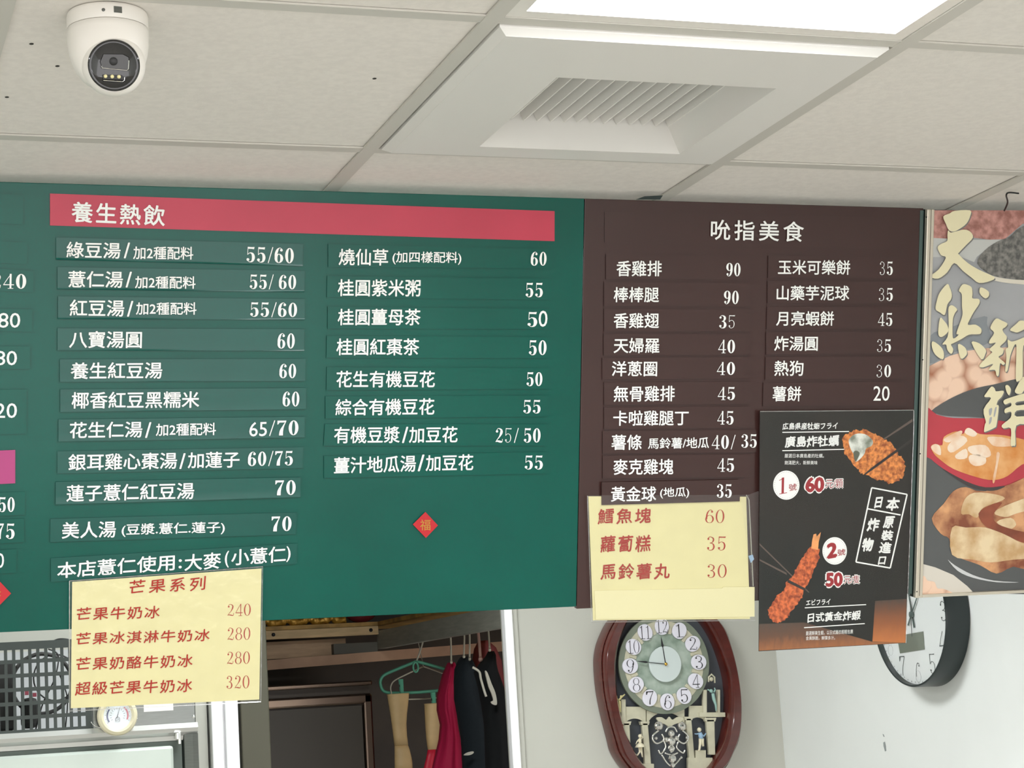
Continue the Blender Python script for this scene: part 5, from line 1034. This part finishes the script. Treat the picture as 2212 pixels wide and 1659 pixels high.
# garments and their hangers
def garment(name, label, rows, Y, depth, m, folds, ph):
    o_ = tubeform(name, rows, Y, depth, m, open_top=False, seg=40, folds=folds, ph=ph, squash=3); return tag(o_, label, 'garment', 'garments hanging in the store room')
garment('hanging_garment', 'crimson garment hanging beside the gloves in the store room', [(478, 1672, 1706), (500, 1664, 1712), (560, 1640, 1716), (700, 1602, 1714), (800, 1600, 1714), (900, 1622, 1722), (1000, 1610, 1745), (1100, 1585, 1758), (1200, 1560, 1765), (1500, 1520, 1780), (1900, 1490, 1790)], 5.74, .045, M_CRIM, .2, 0)
garment('hanging_garment', 'dark navy garment in the middle of the store room rail', [(440, 1758, 1796), (470, 1745, 1822), (520, 1722, 1850), (600, 1716, 1872), (720, 1715, 1925), (850, 1738, 1990), (1000, 1762, 2000), (1200, 1770, 2010), (1600, 1770, 2020), (2000, 1770, 2020)], 5.60, .055, M_NAVY, .07, 1)
garment('hanging_garment', 'black garment with a raised shoulder nearest the white door frame', [(402, 1945, 1976), (430, 1935, 1984), (490, 1885, 1986), (540, 1850, 2000), (650, 1880, 2040), (760, 1900, 2062), (900, 1920, 2080), (1200, 1930, 2090), (1600, 1930, 2100), (2000, 1930, 2100)], 5.43, .05, mat('black cloth', rgb(13, 16, 18), .9), .06, 2)
pinkg = garment('hanging_garment', 'dull pink garment at the back of the store room rail', [(330, 1880, 1930), (380, 1850, 1990), (470, 1835, 2030), (700, 1840, 2060), (1200, 1850, 2080), (1900, 1850, 2090)], 5.88, .04, mat('dull pink cloth', rgb(150, 74, 76), .8), .06, 3)
def wirehook(px_top, py_top, px_bot, py_bot, m, label, r=.0028):
    Y = at_x(*B2(px_top, py_top), RXX-.0145).y; b = at_y(*B2(px_bot, py_bot), Y); t = thing('clothes_hanger', label, 'hanger', tuple(b), 'clothes hangers in the store room')
    obj('hook', MB().tube(hookpath(Y, b), r, 8), m, t, smooth='all'); d = Vector((.3, .95, 0))
    obj('arms', MB().tube(smooth_line([b-d*.016+Vector((0, 0, -.004)), b, b+d*.016+Vector((0, 0, -.004))], 4), r*1.4, 8), m, t, smooth='all'); return t
wirehook(1682, 310, 1690, 470, M_WIRE, 'pale hanger carrying the crimson garment')
wirehook(1776, 292, 1776, 432, M_WIRE, 'pale hanger carrying the dark navy garment')
wirehook(1812, 288, 1815, 448, M_WIRE, 'second pale hanger just right of the navy garment hanger')
wirehook(1868, 275, 1890, 450, mat('pinkish hanger plastic', rgb(190, 150, 136), .4), 'pinkish plastic hanger above the black garment', r=.0045)
wirehook(1938, 272, 1952, 385, M_WIRE, 'pale hanger nearest the white door frame')
wh = at_y(*B2(1840, 512), 5.2)
hg = obj('hanger_arm', MB().tube(smooth_line([at_y(*B2(x, y), 5.33) for x, y in [(1835, 510), (1880, 540), (1892, 590), (1915, 670), (1928, 710)]], 6), .0035, 8), mat('white hanger plastic', rgb(220, 216, 200), .4), smooth='all'); tag(hg, 'thin white hanger arm lying over the navy garment', 'hanger', 'clothes hangers in the store room')
hg = obj('hanger_arm', MB().prism([at_y(*B2(p.x, p.y), 5.34) for p in smooth_poly([(x, y, 0) for x, y in [(1922, 540), (1938, 548), (1965, 620), (1990, 680), (2002, 740), (1998, 768), (1970, 760), (1962, 745), (1978, 735), (1966, 690), (1945, 640)]], 3)], (0, .006, 0)), MATS['white hanger plastic']); tag(hg, 'broad white plastic hanger arm over the black garment', 'hanger', 'clothes hangers in the store room')
wp = obj('cloth_scrap', MB().prism([at_y(*B2(p.x, p.y), 5.52) for p in smooth_poly([(x, y, 0) for x, y in [(1775, 1110), (1800, 1092), (1838, 1084), (1842, 1096), (1815, 1110)]], 3)], (0, .003, 0)), MATS['white hanger plastic']); tag(wp, 'small white scrap on the lower front of the navy garment', 'cloth')
